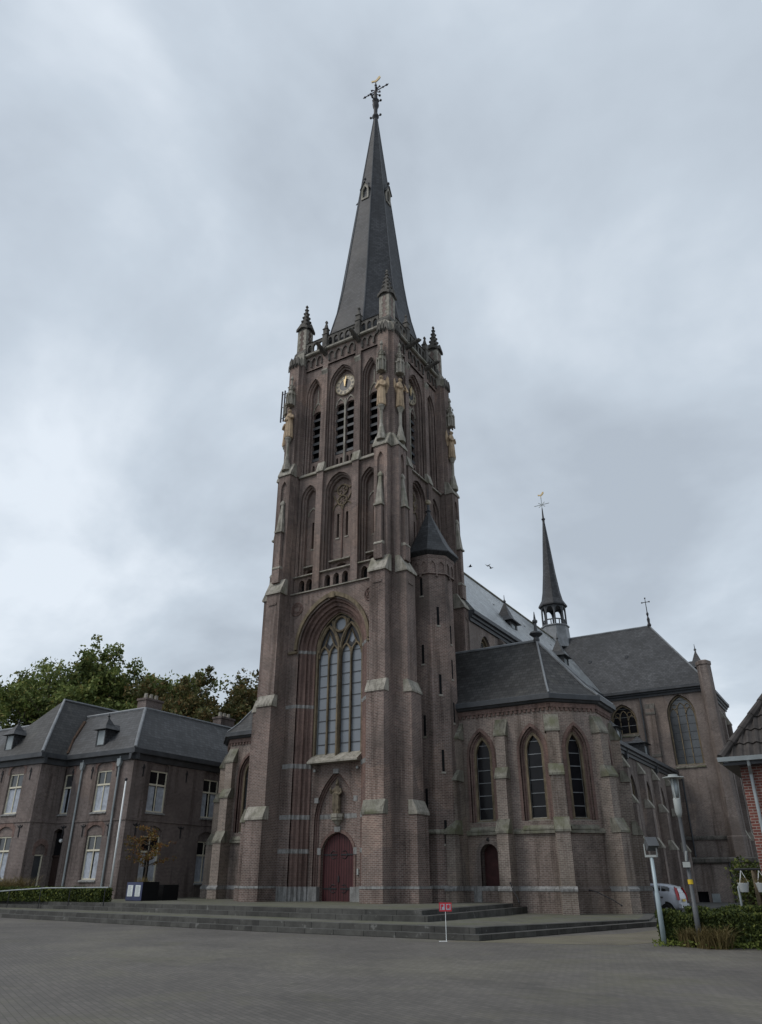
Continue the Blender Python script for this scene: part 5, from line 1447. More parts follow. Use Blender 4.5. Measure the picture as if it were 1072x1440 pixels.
# wall anchors
for Fr, us in ((Ff, (.9, 2.9, 5.4)), (Fs, (.9, 4.9, 9.9)), (Fw, (4.9, 1.7))):
    for u in us:
        for z in (8.35, 4.7):
            mb = MB(); mb.fbox(Fr, u - .035, u + .035, z - .42, z + .35, -.05, .01)
            mb.tube([Fr(u - .26, z + .3, -.03), Fr(u - .12, z + .2, -.03), Fr(u, z + .3, -.03), Fr(u + .12, z + .2, -.03), Fr(u + .26, z + .3, -.03)] if z < 6 else [Fr(u - .1, z + .1, -.03), Fr(u, z + .3, -.03), Fr(u + .1, z + .1, -.03)], .035, 5)
            rp(mb, 'wall_anchor', 'iron')
for x in (-20.5, -16.75):
    mb = MB(); u = uw(x); mb.tube([Ff(u, 9.2, -.1), Ff(u, 8.9, -.1), Ff(u, .7, -.1)], .065, 8)
    mb.loft([[Ff(u - w, z, -.22), Ff(u + w, z, -.22), Ff(u + w, z, -.02), Ff(u - w, z, -.02)] for w, z in ((.08, 8.55), (.17, 8.75), (.17, 9.05))])
    rp(mb, 'downpipe', 'zinc')
# roofs: main hip with a flat top, and the steep front wing
ZR = EZ + .36
def ring4(x0, x1, y0, y1, z): return [(x0, y0, z), (x1, y0, z), (x1, y1, z), (x0, y1, z)]
mb = MB()
mb.loft([ring4(-42.4, HX + .4, HY - .4, HY + 17.4, ZR), ring4(-41.6, HX - .45, HY + .45, HY + 16.6, ZR + 1.05), ring4(-39.5, HX - 2.7, HY + 2.7, HY + 14.2, 13.0)])
RR = rp(mb, 'roof', 'slate')
mb = MB()
mb.loft([[(-28.7, HY - 2.4, ZR), (-22.0, HY - 2.4, ZR), (-22.0, HY + 1.5, ZR), (-28.7, HY + 1.5, ZR)], [(-27.9, HY - 1.6, ZR + 1.15), (-22.8, HY - 1.6, ZR + 1.15), (-22.8, HY + 1.5, ZR + 1.15), (-27.9, HY + 1.5, ZR + 1.15)], [(-25.36, HY + .95, 14.1), (-25.34, HY + .95, 14.1), (-25.34, HY + 9, 14.1), (-25.36, HY + 9, 14.1)]])
mb.loft([[(-28.4, HY + 1.5, ZR), (-25.35, HY + 1.5, 14.09), (-22.3, HY + 1.5, ZR)], [(-28.4, HY + 9, ZR), (-25.35, HY + 9, 14.09), (-22.3, HY + 9, ZR)]])
RW = rp(mb, 'wing_roof', 'slate_lichen')
for pts in ([(HX + .4, HY - .4, ZR + .03), (HX - .45, HY + .45, ZR + 1.08), (HX - 2.7, HY + 2.7, 13.03)], [(-39.5, HY + 2.7, 13.03), (HX - 2.7, HY + 2.7, 13.03), (HX - 2.7, HY + 14.2, 13.03)]):
    mb = MB(); mb.tube(pts, .11, 6); rp(mb, 'hip_lead', 'lead', RR)
mb = MB(); mb.tube([(-22.0, HY - 2.4, ZR + .03), (-22.8, HY - 1.6, ZR + 1.18), (-25.35, HY + .95, 14.13), (-25.35, HY + 9, 14.13)], .11, 6); rp(mb, 'hip_lead', 'lead', RW)
mb = MB(); mb.tube([(-22.1, HY - .3, ZR + .08), (-22.9, HY + .5, ZR + 1.15), (-24.1, HY + 2.2, 12.5)], .16, 5); rp(mb, 'valley_gutter', 'rust', RR)
for Fd, u, d0 in ((Ff, uw(-19.15), -.06), (Fw, 1.75, -.06)):
    o = MB(); w = .46; z = 10.05; h = 1.12
    o.slab(Fd, rect(u - w, u + w, z, z + h), [rect(u - w + .1, u + w - .1, z + .1, z + h - .05)], d0, d0 + .1)
    for s in (-1, 1):
        a, b_ = sorted((u + s * w, u + s * (w - .07))); o.fbox(Fd, a, b_, z, z + h, d0 + .1, d0 + 1.6)
    dm = rp(o, 'dormer', 'slate')
    g = MB(); g.fbox(Fd, u - w + .08, u + w - .08, z + .08, z + h - .04, d0 + .03, d0 + .06); rp(g, 'dormer_window', 'zinc', dm)
    rf = MB(); e = w + .24; zt = z + h
    rf.loft([[Fd(u - e, zt, d0 - .28), Fd(u + e, zt, d0 - .28), Fd(u + e, zt, d0 + 1.0), Fd(u - e, zt, d0 + 1.0)], [Fd(u - e * .5, zt + .32, d0), Fd(u + e * .5, zt + .32, d0), Fd(u + e * .5, zt + .32, d0 + .8), Fd(u - e * .5, zt + .32, d0 + .8)], [Fd(u - .04, zt + .85, d0 + .38), Fd(u + .04, zt + .85, d0 + .38), Fd(u + .04, zt + .85, d0 + .46), Fd(u - .04, zt + .85, d0 + .46)]])
    rf.loft([[Fd(u - e * .95, zt + .02, d), Fd(u, zt + .5, d), Fd(u + e * .95, zt + .02, d)] for d in (d0 + .5, d0 + 2.3)])
    c = Fd(u, zt + .8, d0 + .42); rf.lathe(c, [(.08, 0), (.05, .12), (.1, .2), (.04, .3), (.02, .42)], 6)
    rp(rf, 'dormer_roof', 'slate', dm)
for x, y in ((-18.9, 3.3), (-18.9, 11.4), (-30, 4)):
    mb = MB(); mb.box(x - .45, x + .45, y - .8, y + .8, 12.2, 13.75); mb.box(x - .52, x + .52, y - .87, y + .87, 13.75, 13.9)
    cm = rp(mb, 'chimney', 'brick_house')
    for q in (-.5, 0, .5):
        mb = MB(); mb.lathe((x, y + q, 13.9), [(.16, 0), (.13, .35), (.15, .37), (.12, .4)], 8); rp(mb, 'chimney_pot', 'stone', cm)

# ------------------------------------------------------------------ brick house at the edge of the square
BH = thing('brick_house', 'bright red brick house corner with dark pantiled roof and zinc downpipe beside the hedge', 'house', (22.2, -8.9, 0))
bp = root_part(BH)
Fa = WF(22.2, -8.9, 0); Fb = WF(22.2, 4, -pi / 2)
mb = MB(); mb.panel(Fa, rect(0, 12, -.1, 5.0), [rect(2.5, 3.8, 1, 2.6)], 0, .3); mb.panel(Fb, rect(0, 12.9, -.1, 5.0), [rect(8.4, 9.6, .9, 2.2)], 0, .3)
bp(mb, 'wall', 'brick_bright')
for Fr, u0, u1, z0, z1 in ((Fa, 2.5, 3.8, 1, 2.6), (Fb, 8.4, 9.6, .9, 2.2)):
    w = MB(); w.panel(Fr, rect(u0, u1, z0, z1), [rect(u0 + .08, (u0 + u1) / 2 - .04, z0 + .08, z1 - .08), rect((u0 + u1) / 2 + .04, u1 - .08, z0 + .08, z1 - .08)], .1, .2); wo = bp(w, 'window', 'white_paint')
    g = MB(); g.fbox(Fr, u0 + .04, u1 - .04, z0 + .04, z1 - .04, .16, .18); bp(g, 'pane', 'glass_dark', wo)
mb = MB()
for Fr, u0, u1, dd in ((Fa, -.39, 12, .5), (Fb, 0, 12.9, .4)):
    mb.extr(Fr, [(0, 4.86), (-dd, 4.86), (-dd, 4.96), (0, 4.96)], u0, u1)
bp(mb, 'soffit', 'lead_dark')
for Fr, u0, u1, dd in ((Fa, -.52, 12, 0), (Fb, 0, 13.46, .1)):
    mb = MB(); mb.extr(Fr, [(d + dd, z) for d, z in [(-.48, 4.97), (-.62, 4.97), (-.64, 5.1), (-.61, 5.1), (-.6, 5.0), (-.5, 5.0), (-.5, 5.1), (-.48, 5.1)]], u0, u1); bp(mb, 'gutter', 'zinc')
# pantile roof: courses of rolls on the two visible slopes
mb = MB(); x0, y0 = 21.8, -9.4; pit = 1.35; nr = 13; dr = .34
def pslope(mapf, rows, umax):
    for r in range(rows):
        a0 = r * dr; a1 = (r + 1) * dr + .05
        n = int((umax - a0) / .055); top = []; bot = []; lo = []
        for i in range(n + 1):
            u = a0 + i * .055; hgt = .035 * sin(2 * pi * u / .25)
            bot.append(mapf(u, a0, hgt + .05)); lo.append(mapf(u, a0, hgt - .01)); top.append(mapf(max(u, a1), a1, hgt - .005))
        mb.loft([lo, bot, top], closed=False)
nz_ = Vector((0, -pit, 1)).normalized(); 
pslope(lambda u, a, h: Vector((x0 + u, y0 + a, 5.05 + pit * a)) + Vector((0, -pit, 1)).normalized() * h, nr, 9)
pslope(lambda u, a, h: Vector((x0 + a, y0 + u, 5.05 + pit * a)) + Vector((-pit, 0, 1)).normalized() * h, nr, 12)
RB = bp(mb, 'roof', 'pantile')
mb = MB()
for i in range(13):
    p = Vector((x0 + i * .34 - .02, y0 + i * .34 - .02, 5.1 + pit * i * .34)); q = p + Vector((.36, .36, pit * .36))
    mb.tube([p, q], [.13, .11], 8)
bp(mb, 'ridge_tile', 'pantile', RB)
mb = MB(); mb.tube([Fa(.34, 5.0, -.55), Fa(.34, 4.85, -.5), Fa(.3, 4.6, -.14), Fa(.3, .0, -.12)], .05, 10)
for z in (1.2, 3.2): mb.tube([Fa(.3, z, -.12), Fa(.3, z + .08, -.12)], .066, 10)
bp(mb, 'downpipe', 'zinc')

# ------------------------------------------------------------------ trees and other plants
def leaf_cards(mb, c, r, n, size, flat=1.0, rnd=random):
    for _ in range(n):
        while True:
            p = Vector((rnd.uniform(-1, 1), rnd.uniform(-1, 1), rnd.uniform(-1, 1)))
            if p.length < 1: break
        p = Vector((p.x * r, p.y * r, p.z * r * flat)) + Vector(c)
        a = Vector((rnd.gauss(0, 1), rnd.gauss(0, 1), rnd.gauss(0, 1))).normalized()
        b = a.orthogonal().normalized(); s = size * rnd.uniform(.6, 1.3)
        t = rnd.uniform(0, 2 * pi); cc = a.cross(b); u = b * cos(t) + cc * sin(t); w = a.cross(u)
        v0 = len(mb.v)
        mb.v += [tuple(p - u * s), tuple(p - w * s * .55 + a * s * .1), tuple(p + u * s), tuple(p + w * s * .55 + a * s * .1)]
        mb.f.append((v0, v0 + 1, v0 + 2, v0 + 3))
def big_tree(seed, h, spread, trunk_h, leaf='leaf_green', nl=55, leafsize=.2, density=95):
    rnd = random.Random(seed); tr = MB(); lf = MB(); tips = []
    def branch(p, d, ln, r, lev):
        pts = [p]; rad = [r]; q = p
        n = 4
        for i in range(n):
            d = (d + Vector((rnd.gauss(0, .16), rnd.gauss(0, .16), rnd.gauss(.05, .1)))).normalized()
            q = q + d * ln / n; pts.append(q); rad.append(r * (1 - .55 * (i + 1) / n))
            if lev >= 1 and i >= 1: tips.append((q, lev))
        tr.tube(pts, rad, 7 if lev < 2 else 5)
        if lev < 3:
            for j in range(rnd.randint(3, 4)):
                t = rnd.uniform(.45, 1.0); b = pts[min(n, max(1, int(t * n)))]
                az = rnd.uniform(0, 2 * pi); up = rnd.uniform(.15, .9)
                nd = (d * .5 + Vector((cos(az), sin(az), 0)) * .8 + Vector((0, 0, up * .5))).normalized()
                branch(b, nd, ln * rnd.uniform(.55, .75), rad[-1] * .8, lev + 1)
    base = Vector((0, 0, 0)); top = Vector((rnd.uniform(-.4, .4), rnd.uniform(-.4, .4), trunk_h))
    tr.tube([base - Vector((0, 0, .3)), base + Vector((0, 0, .6)), top * .5, top], [h * .034, h * .025, h * .021, h * .018], 10)
    for j in range(6):
        az = j * pi / 3 + rnd.uniform(-.4, .4); e = rnd.uniform(.5, 1.3) if j else 2.6
        branch(top - Vector((0, 0, rnd.uniform(0, trunk_h * .25))), Vector((cos(az), sin(az), e)).normalized(), (h - trunk_h) * rnd.uniform(.4, .52), h * .0135, 0)
    zs = [t[0].z for t in tips]; sc = (h - 1.0) / max(zs)
    rs = spread / max(1e-3, sorted(Vector((t[0].x, t[0].y)).length for t in tips)[int(len(tips) * .96)])
    M = Matrix.Diagonal((rs, rs, sc, 1))
    tr.v = [tuple(M @ Vector(v)) for v in tr.v]
    for q, lev in tips:
        if rnd.random() < .22: continue
        leaf_cards(lf, M @ q, rnd.choice((.4, .6, .8, 1.2)), int(density * rnd.uniform(.2, .5)), leafsize, .8, rnd)
    return tr, lf
TREES = [
    ('broad green tree with pale gaps in its crown behind the steep rectory wing', 'leaf_green', (-46.5, 8.2), 22.6, 6.6, 11),
    ('tallest dense green tree rising above the ridge of the rectory wing', 'leaf_green', (-44.2, 13.4), 25.6, 6.4, 23),
    ('dense dark green tree rising behind the first rectory chimney', 'leaf_green', (-39.6, 18.6), 24.0, 6.2, 37),
    ('green round-topped tree over the rectory roof between its two chimneys', 'leaf_green', (-36.4, 22.4), 23.3, 4.8, 52),
    ('thin brownish tree with autumn tint behind the second rectory chimney', 'leaf_olive', (-30.6, 20.2), 22.3, 5.2, 64),
    ('olive brown tree whose crown is cut off by the edge of the church tower', 'leaf_olive', (-27.6, 23.4), 23.4, 5.2, 71),
]
for lab, lm, (x, y), h, sp_, sd_ in TREES:
    tr, lf = big_tree(sd_, h, sp_, h * .3, lm, density=105, leafsize=.2)
    t = thing('tree', lab, 'tree', (x, y, 0), 0, 'trees behind the rectory')
    tr.build('trunk', 'bark', t); lf.build('crown', lm, t)
# young autumn tree in the planter box
PX, PY = -10.55, -2.75
rnd = random.Random(5); tr = MB(); lf = MB()
tr.tube([(0, 0, -.25), (.05, 0, .5), (.0, .05, 1.2), (.1, 0, 2.2), (.05, .1, 3.1)], [.05, .045, .035, .025, .01], 6)
for i in range(28):
    z0 = rnd.uniform(.5, 2.7); a = rnd.uniform(0, 2 * pi); ln = rnd.uniform(.6, 1.55) * (1 if z0 < 2 else .65)
    q = [(0.05, .03, z0), (ln * .5 * cos(a), ln * .5 * sin(a), z0 + ln * .2), (ln * cos(a), ln * sin(a), z0 + ln * .28)]
    tr.tube(q, [.018, .012, .005], 4)
    for t_ in (.4, .6, .8, 1.0):
        leaf_cards(lf, (ln * t_ * cos(a), ln * t_ * sin(a), z0 + ln * .28 * t_), .24, 9, .075, .5, rnd)
yt = thing('young_tree', 'slender young tree with sparse orange and yellow leaves growing in a dark planter box', 'tree', (PX, PY, 1.62))
tr.build('trunk', 'bark', yt); lf.build('crown', 'leaf_autumn', yt)
def planter(x, y, w, d, h, label, posters):
    t = thing('planter_box', label, 'planter', (x, y, .675)); p = MB()
    p.slab(WF(-w / 2, -d / 2, 0), rect(0, w, 0, h), [], 0, .05); p.box(-w / 2, w / 2, d / 2 - .05, d / 2, 0, h)
    p.box(-w / 2, -w / 2 + .05, -d / 2 + .05, d / 2 - .05, 0, h); p.box(w / 2 - .05, w / 2, -d / 2 + .05, d / 2 - .05, 0, h)
    p.build('box', 'black_box', t)
    s = MB(); s.box(-w / 2 + .05, w / 2 - .05, -d / 2 + .05, d / 2 - .05, .05, h - .08); s.build('soil', 'soil', t)
    if posters:
        b = MB(); b.box(-w / 2 + .01, w / 2 - .01, -d / 2 - .03, -d / 2 - .002, .02, h - .02); bo = b.build('panel', 'blue_panel', t)
        for c in (-w * .25, w * .23):
            q = MB(); q.box(c - .2, c + .2, -d / 2 - .042, -d / 2 - .032, .22, .78); po = q.build('poster', 'paper', bo)
            for i in range(9):
                l_ = MB(); zz = .73 - i * .055; l_.box(c - .16, c + .16 - rnd.uniform(0, .12), -d / 2 - .046, -d / 2 - .043, zz - .012, zz); 
                k = l_.build('text_line', 'ink', bo)
    return t
planter(PX, PY, 1.25, 1.2, .95, 'black planter box with a blue front carrying two white notices, holding the orange tree', True)
planter(PX - .1, PY + 1.7, 1.1, 1.2, .8, 'plain dark planter box standing behind the one with white notices', False)
gr = MB()
for i in range(160):
    a = rnd.uniform(0, 2 * pi); rr = rnd.uniform(0, .5); x, y = rr * cos(a), rr * sin(a); h = rnd.uniform(.15, .4); dx, dy = rnd.gauss(0, .12), rnd.gauss(0, .12)
    v0 = len(gr.v); gr.v += [(x - .01, y, 0), (x + .01, y, 0), (x + dx, y + dy, h)]; gr.f.append((v0, v0 + 1, v0 + 2))
g = gr.build('ornamental_grass', 'leaf_straw'); g.location = (PX, PY, 1.59); tag(g, 'low straw-coloured grass tuft filling the planter around the young tree stem', 'grass')

def hedge(name, label, x0, x1, y0, y1, z0, h, dens, leaf='leaf_hedge', size=.05, seed=1, top_leaf=None):
    rnd = random.Random(seed); t = thing(name, label, 'hedge', ((x0 + x1) / 2, (y0 + y1) / 2, z0)); w, d = (x1 - x0) / 2, (y1 - y0) / 2
    c = MB(); c.box(-w + .12, w - .12, -d + .12, d - .12, 0, h - .12); c.build('core', 'leaf_hedge', t)
    lf = MB()
    A = [('t', 4 * w * d), ('f', 2 * w * h), ('b', 2 * w * h), ('l', 2 * d * h), ('r', 2 * d * h)]
    for f, area in A:
        for _ in range(int(area * dens)):
            u, v = rnd.uniform(-1, 1), rnd.uniform(0, 1); o = abs(rnd.gauss(0, .07))
            und = .05 * sin(u * w * 3.1) + .03 * sin(u * w * 7.7 + 1)
            p = {'t': (u * w, (2 * v - 1) * d, h + und - o), 'f': (u * w, -d + o + .04 * sin(u * w * 4 + v * 5), v * (h + und)), 'b': (u * w, d - o, v * (h + und)), 'l': (-w + o, u * d, v * h), 'r': (w - o, u * d, v * h)}[f]
            leaf_cards(lf, p, .05, 1, size, 1, rnd)
    lf.build('foliage', leaf, t)
    return t
hedge('hedge', 'clipped green boxwood hedge around the lamp post, in front of the red brick house', 19.42, 26.5, -10.9, -10.0, 0, .82, 1300, 'leaf_hedge', .045, 3)
hedge('hedge', 'second clipped hedge strip behind the lamp post hedge, running along the parking bays', 19.9, 22.3, -9.2, -8.75, 0, .93, 900, 'leaf_hedge', .045, 4)
hedge('hedge', 'long dark clipped hedge along the rectory forecourt above the steps', -27, -9.6, -6.5, -5.7, .67, .62, 620, 'leaf_hedge', .07, 5)
hb = hedge('hedge', 'small lime green shrub row at the foot of the rectory wing', -27, -20.5, -5.4, -4.6, .67, .8, 420, 'leaf_lime', .07, 6)
def grass_clump(label, x, y, z, n, h, r, mat, seed):
    rnd = random.Random(seed); m = MB()
    for i in range(n):
        a = rnd.uniform(0, 2 * pi); rr = r * .45 * sqrt(rnd.random()); x0, y0 = rr * cos(a), rr * sin(a); a2 = rnd.uniform(0, 2 * pi); l_ = h * rnd.uniform(.6, 1.1); o = r * rnd.uniform(.1, .7)
        p = [Vector((x0, y0, 0)), Vector((x0 + o * .3 * cos(a2), y0 + o * .3 * sin(a2), l_ * .6)), Vector((x0 + o * cos(a2), y0 + o * sin(a2), l_ * rnd.uniform(.75, 1)))]
        s = Vector((-sin(a2), cos(a2), 0)) * .012; v0 = len(m.v)
        for q, w in zip(p, (1, .9, .15)): m.v += [tuple(q - s * w), tuple(q + s * w)]
        m.f += [(v0, v0 + 1, v0 + 3, v0 + 2), (v0 + 2, v0 + 3, v0 + 5, v0 + 4)]
    o = m.build('ornamental_grass', mat); o.location = (x, y, z); return tag(o, label, 'grass')
grass_clump('arching straw-brown grass tuft in front of the hedge beside the lamp post', 20.95, -11.25, 0, 380, .6, 1.0, 'leaf_straw', 8)
grass_clump('wide reddish-straw ornamental grass over the rectory hedge', -19.4, -5.0, .67, 900, 1.35, 2.6, 'leaf_straw', 9)
grass_clump('short straw grass tuft between lamp post foot and pale floodlight pole', 20.25, -11.1, 0, 200, .5, .45, 'leaf_straw', 10)
m = MB(); rnd = random.Random(12)
for i in range(900):
    x = rnd.uniform(19.35, 26); y = -11.05 - abs(rnd.gauss(0, .28)); leaf_cards(m, (x, y, rnd.uniform(.01, .16)), .05, 1, rnd.uniform(.03, .06), .5, rnd)
o = m.build('ground_cover', 'leaf_lime'); o['kind'] = 'stuff'
m = MB(); tr = MB()
for i in range(44):
    c = (max(-.5, min(.5, rnd.gauss(0, .3))), rnd.gauss(0, .3), rnd.uniform(.9, 2.2)); tr.tube([(0, 0, 0), (c[0] * .4, c[1] * .4, c[2] * .6), c], [.05, .03, .01], 5); leaf_cards(m, c, .4, 55, .07, .8, rnd)
sh = thing('shrub', 'dark leafy shrub against the church wall behind the hanging baskets', 'shrub', (21.0, -1.9, 0)); tr.build('stem', 'bark', sh); m.build('foliage', 'leaf_hedge', sh)

# ------------------------------------------------------------------ street furniture
t = thing('street_lamp', 'dark grey lamp post with flat disc hood and pale lantern rising out of the hedge', 'street lamp', (20.55, -11.0, 0))
LXp = t.location
mb = MB(); mb.lathe((0, 0, 0), [(.075, -.1), (.075, 1.0), (.06, 1.02), (.052, 3.35), (.052, 3.42)], 14); mb.build('post', 'lamp_grey', t, True)
mb = MB(); mb.lathe((0, 0, 3.4), [(.05, -.1), (.085, .0), (.1, .06), (.11, .42), (.1, .44)], 14); mb.build('lantern_base', 'lamp_body', t, True)
for i in range(3):
    a = i * 2 * pi / 3 + .4; mb = MB(); mb.tube([(.09 * cos(a), .09 * sin(a), 3.82), (.12 * cos(a), .12 * sin(a), 4.42)], .024, 6); mb.build('bracket', 'lamp_body', t)
mb = MB(); mb.lathe((0, 0, 3.88), [(.075, 0), (.09, .2), (.08, .5)], 12); mb.build('lamp_glass', 'zinc', t, True)
mb = MB(); mb.lathe((0, 0, 4.4), [(.31, 0), (.32, .015), (.31, .03), (.14, .06), (.14, .11), (.01, .12)], 24); mb.build('hood', 'lamp_body', t)
mb = MB(); mb.box(-.1, .1, -.16, -.06, 1.98, 2.12); mb.tube([(0, -.1, 2.15), (.05, -.14, 2.4)], .03, 6); mb.build('camera_unit', 'lamp_body', t)
mb = MB(); mb.lathe((0, 0, 1.55), [(.072, 0), (.072, .12)], 14); mb.build('sticker', 'sticker_yellow', t)
t = thing('floodlight_pole', 'pale blue-grey pole with a tilted dark floodlight on top at the hedge corner', 'floodlight', (19.57, -10.99, 0))
mb = MB(); mb.lathe((0, 0, -.1), [(.075, 0), (.07, 1.4), (.055, 1.45), (.052, 2.38)], 12); mb.build('pole', 'pole_blue', t, True)
mb = MB(); mb.box(-.16, .16, -.06, .06, 2.26, 2.32)
for s in (-1, 1): mb.box(s * .17 - .015, s * .17 + .015, -.02, .03, 2.26, 2.62)
mb.build('bracket', 'lamp_body', t)
mb = MB(); mb.M = Matrix.Translation((0.04, 0.0, 2.6)) @ Matrix.Rotation(R(35), 4, 'Z') @ Matrix.Rotation(R(-38), 4, 'X'); mb.box(-.15, .15, -.1, .12, -.13, .14); mb.box(-.17, .17, -.13, -.1, -.15, .16); mb.build('lamp_head', 'lamp_grey', t)
t = thing('small_sign', 'small red and white plate on a thin white stake in front of the steps', 'sign', (13.57, -12.7, 0), R(31))
mb = MB(); mb.tube([(0, 0, 0), (0, 0, .85)], .01, 8); mb.build('stake', 'white_paint', t)
mb = MB(); mb.box(-.22, .02, -.1, .04, .0, .012); mb.build('foot_plate', 'white_paint', t)
mb = MB(); mb.box(-.19, .19, -.02, -.005, .8, 1.04); pl = mb.build('plate', 'sign_red', t)
for c in (-.092, .092):
    mb = MB(); mb.box(c - .068, c + .068, -.024, -.0205, .84, 1.0); w = mb.build('field', 'curtain', pl)
    mb = MB(); P2 = lambda u, z, d, c=c: Vector((c + u, -.027 + d, .92 + z))
    if c < 0: mb.slab(P2, [(-.05, -.07), (-.05, .07), (.02, .07), (.04, .045), (.03, .01), (-.015, .0), (-.015, -.07)], [], 0, .002)
    else: mb.slab(P2, [(-.04, -.02), (-.05, .04), (.0, .075), (.05, .04), (.035, -.02), (.03, -.07), (.005, -.03), (-.02, -.07)], [], 0, .002)
    mb.build('symbol', 'sign_red', pl)
t = thing('flagpole', 'bare white flagpole with a dark cap in front of the rectory corner', 'flagpole', (-15.07, -1.2, .67))
mb = MB(); mb.lathe((0, 0, 0), [(.07, 0), (.06, 3), (.05, 6.8)], 10); mb.build('pole', 'white_paint', t, True)
mb = MB(); mb.lathe((0, 0, 6.78), [(.06, 0), (.1, .08), (.07, .18), (.01, .2)], 10); mb.build('cap', 'iron', t, True)
# railing along the forecourt
t = thing('railing', 'thin grey handrail on slim posts in front of the rectory hedge', 'railing', (-15, -6.95, .34))
mb = MB(); mb.tube([(6.4, .1, 1.02), (1.5, .05, .98), (-1.5, 0, .85), (-9, -.2, .42)], .03, 6); mb.build('rail', 'zinc', t)
for x, h in ((6.3, 1.0), (3.6, .98), (1.2, .96), (-1.5, .84), (-4.4, .67), (-7.4, .5)):
    mb = MB(); mb.tube([(x, 0, -.05), (x, 0, h)], .022, 6); mb.build('post', 'iron', t)
# hanging baskets
def stand(x, y, label, r, h, mat):
    t = thing('basket_post', label, 'post', (x, y, 0)); mb = MB(); mb.lathe((0, 0, -.1), [(r, 0), (r, h), (r * .6, h + .05)], 10); mb.build('post', mat, t, True)
    return t
t1 = stand(21.95, -8.5, 'thick weathered post with a crossarm carrying white hanging baskets', .075, 2.0, 'stone_yellow')
mb = MB(); mb.tube([(-.5, -.25, 1.95), (.3, -.25, 1.95)], .03, 6); mb.tube([(0, 0, 1.95), (0, -.25, 1.95)], .03, 6); mb.build('crossarm', 'iron', t1)
stand(21.46, -8.7, 'thin pale post behind the white hanging baskets', .035, 1.55, 'zinc')
def basket(x, label):
    t = thing('hanging_basket', label, 'hanging basket', (x, -8.75, 1.33), 0, 'white hanging baskets')
    mb = MB(); mb.lathe((0, 0, 0), [(.1, 0), (.115, .01), (.16, .24), (.17, .25), (.15, .25)], 14); mb.build('pot', 'white_paint', t, True)
    for i in range(3):
        a = i * 2.1; mb = MB(); mb.tube([(.15 * cos(a), .15 * sin(a), .24), (0, 0, .6)], .008, 5); mb.build('wire', 'white_paint', t)
    rnd = random.Random(int(x * 100)); m = MB(); leaf_cards(m, (0, 0, .3), .17, 70, .04, .6, rnd); m.build('plant', 'leaf_straw', t)
basket(21.62, 'white hanging basket between the thin pale post and the thick post')
basket(22.12, 'white hanging basket beyond the thick post, next to the brick house')

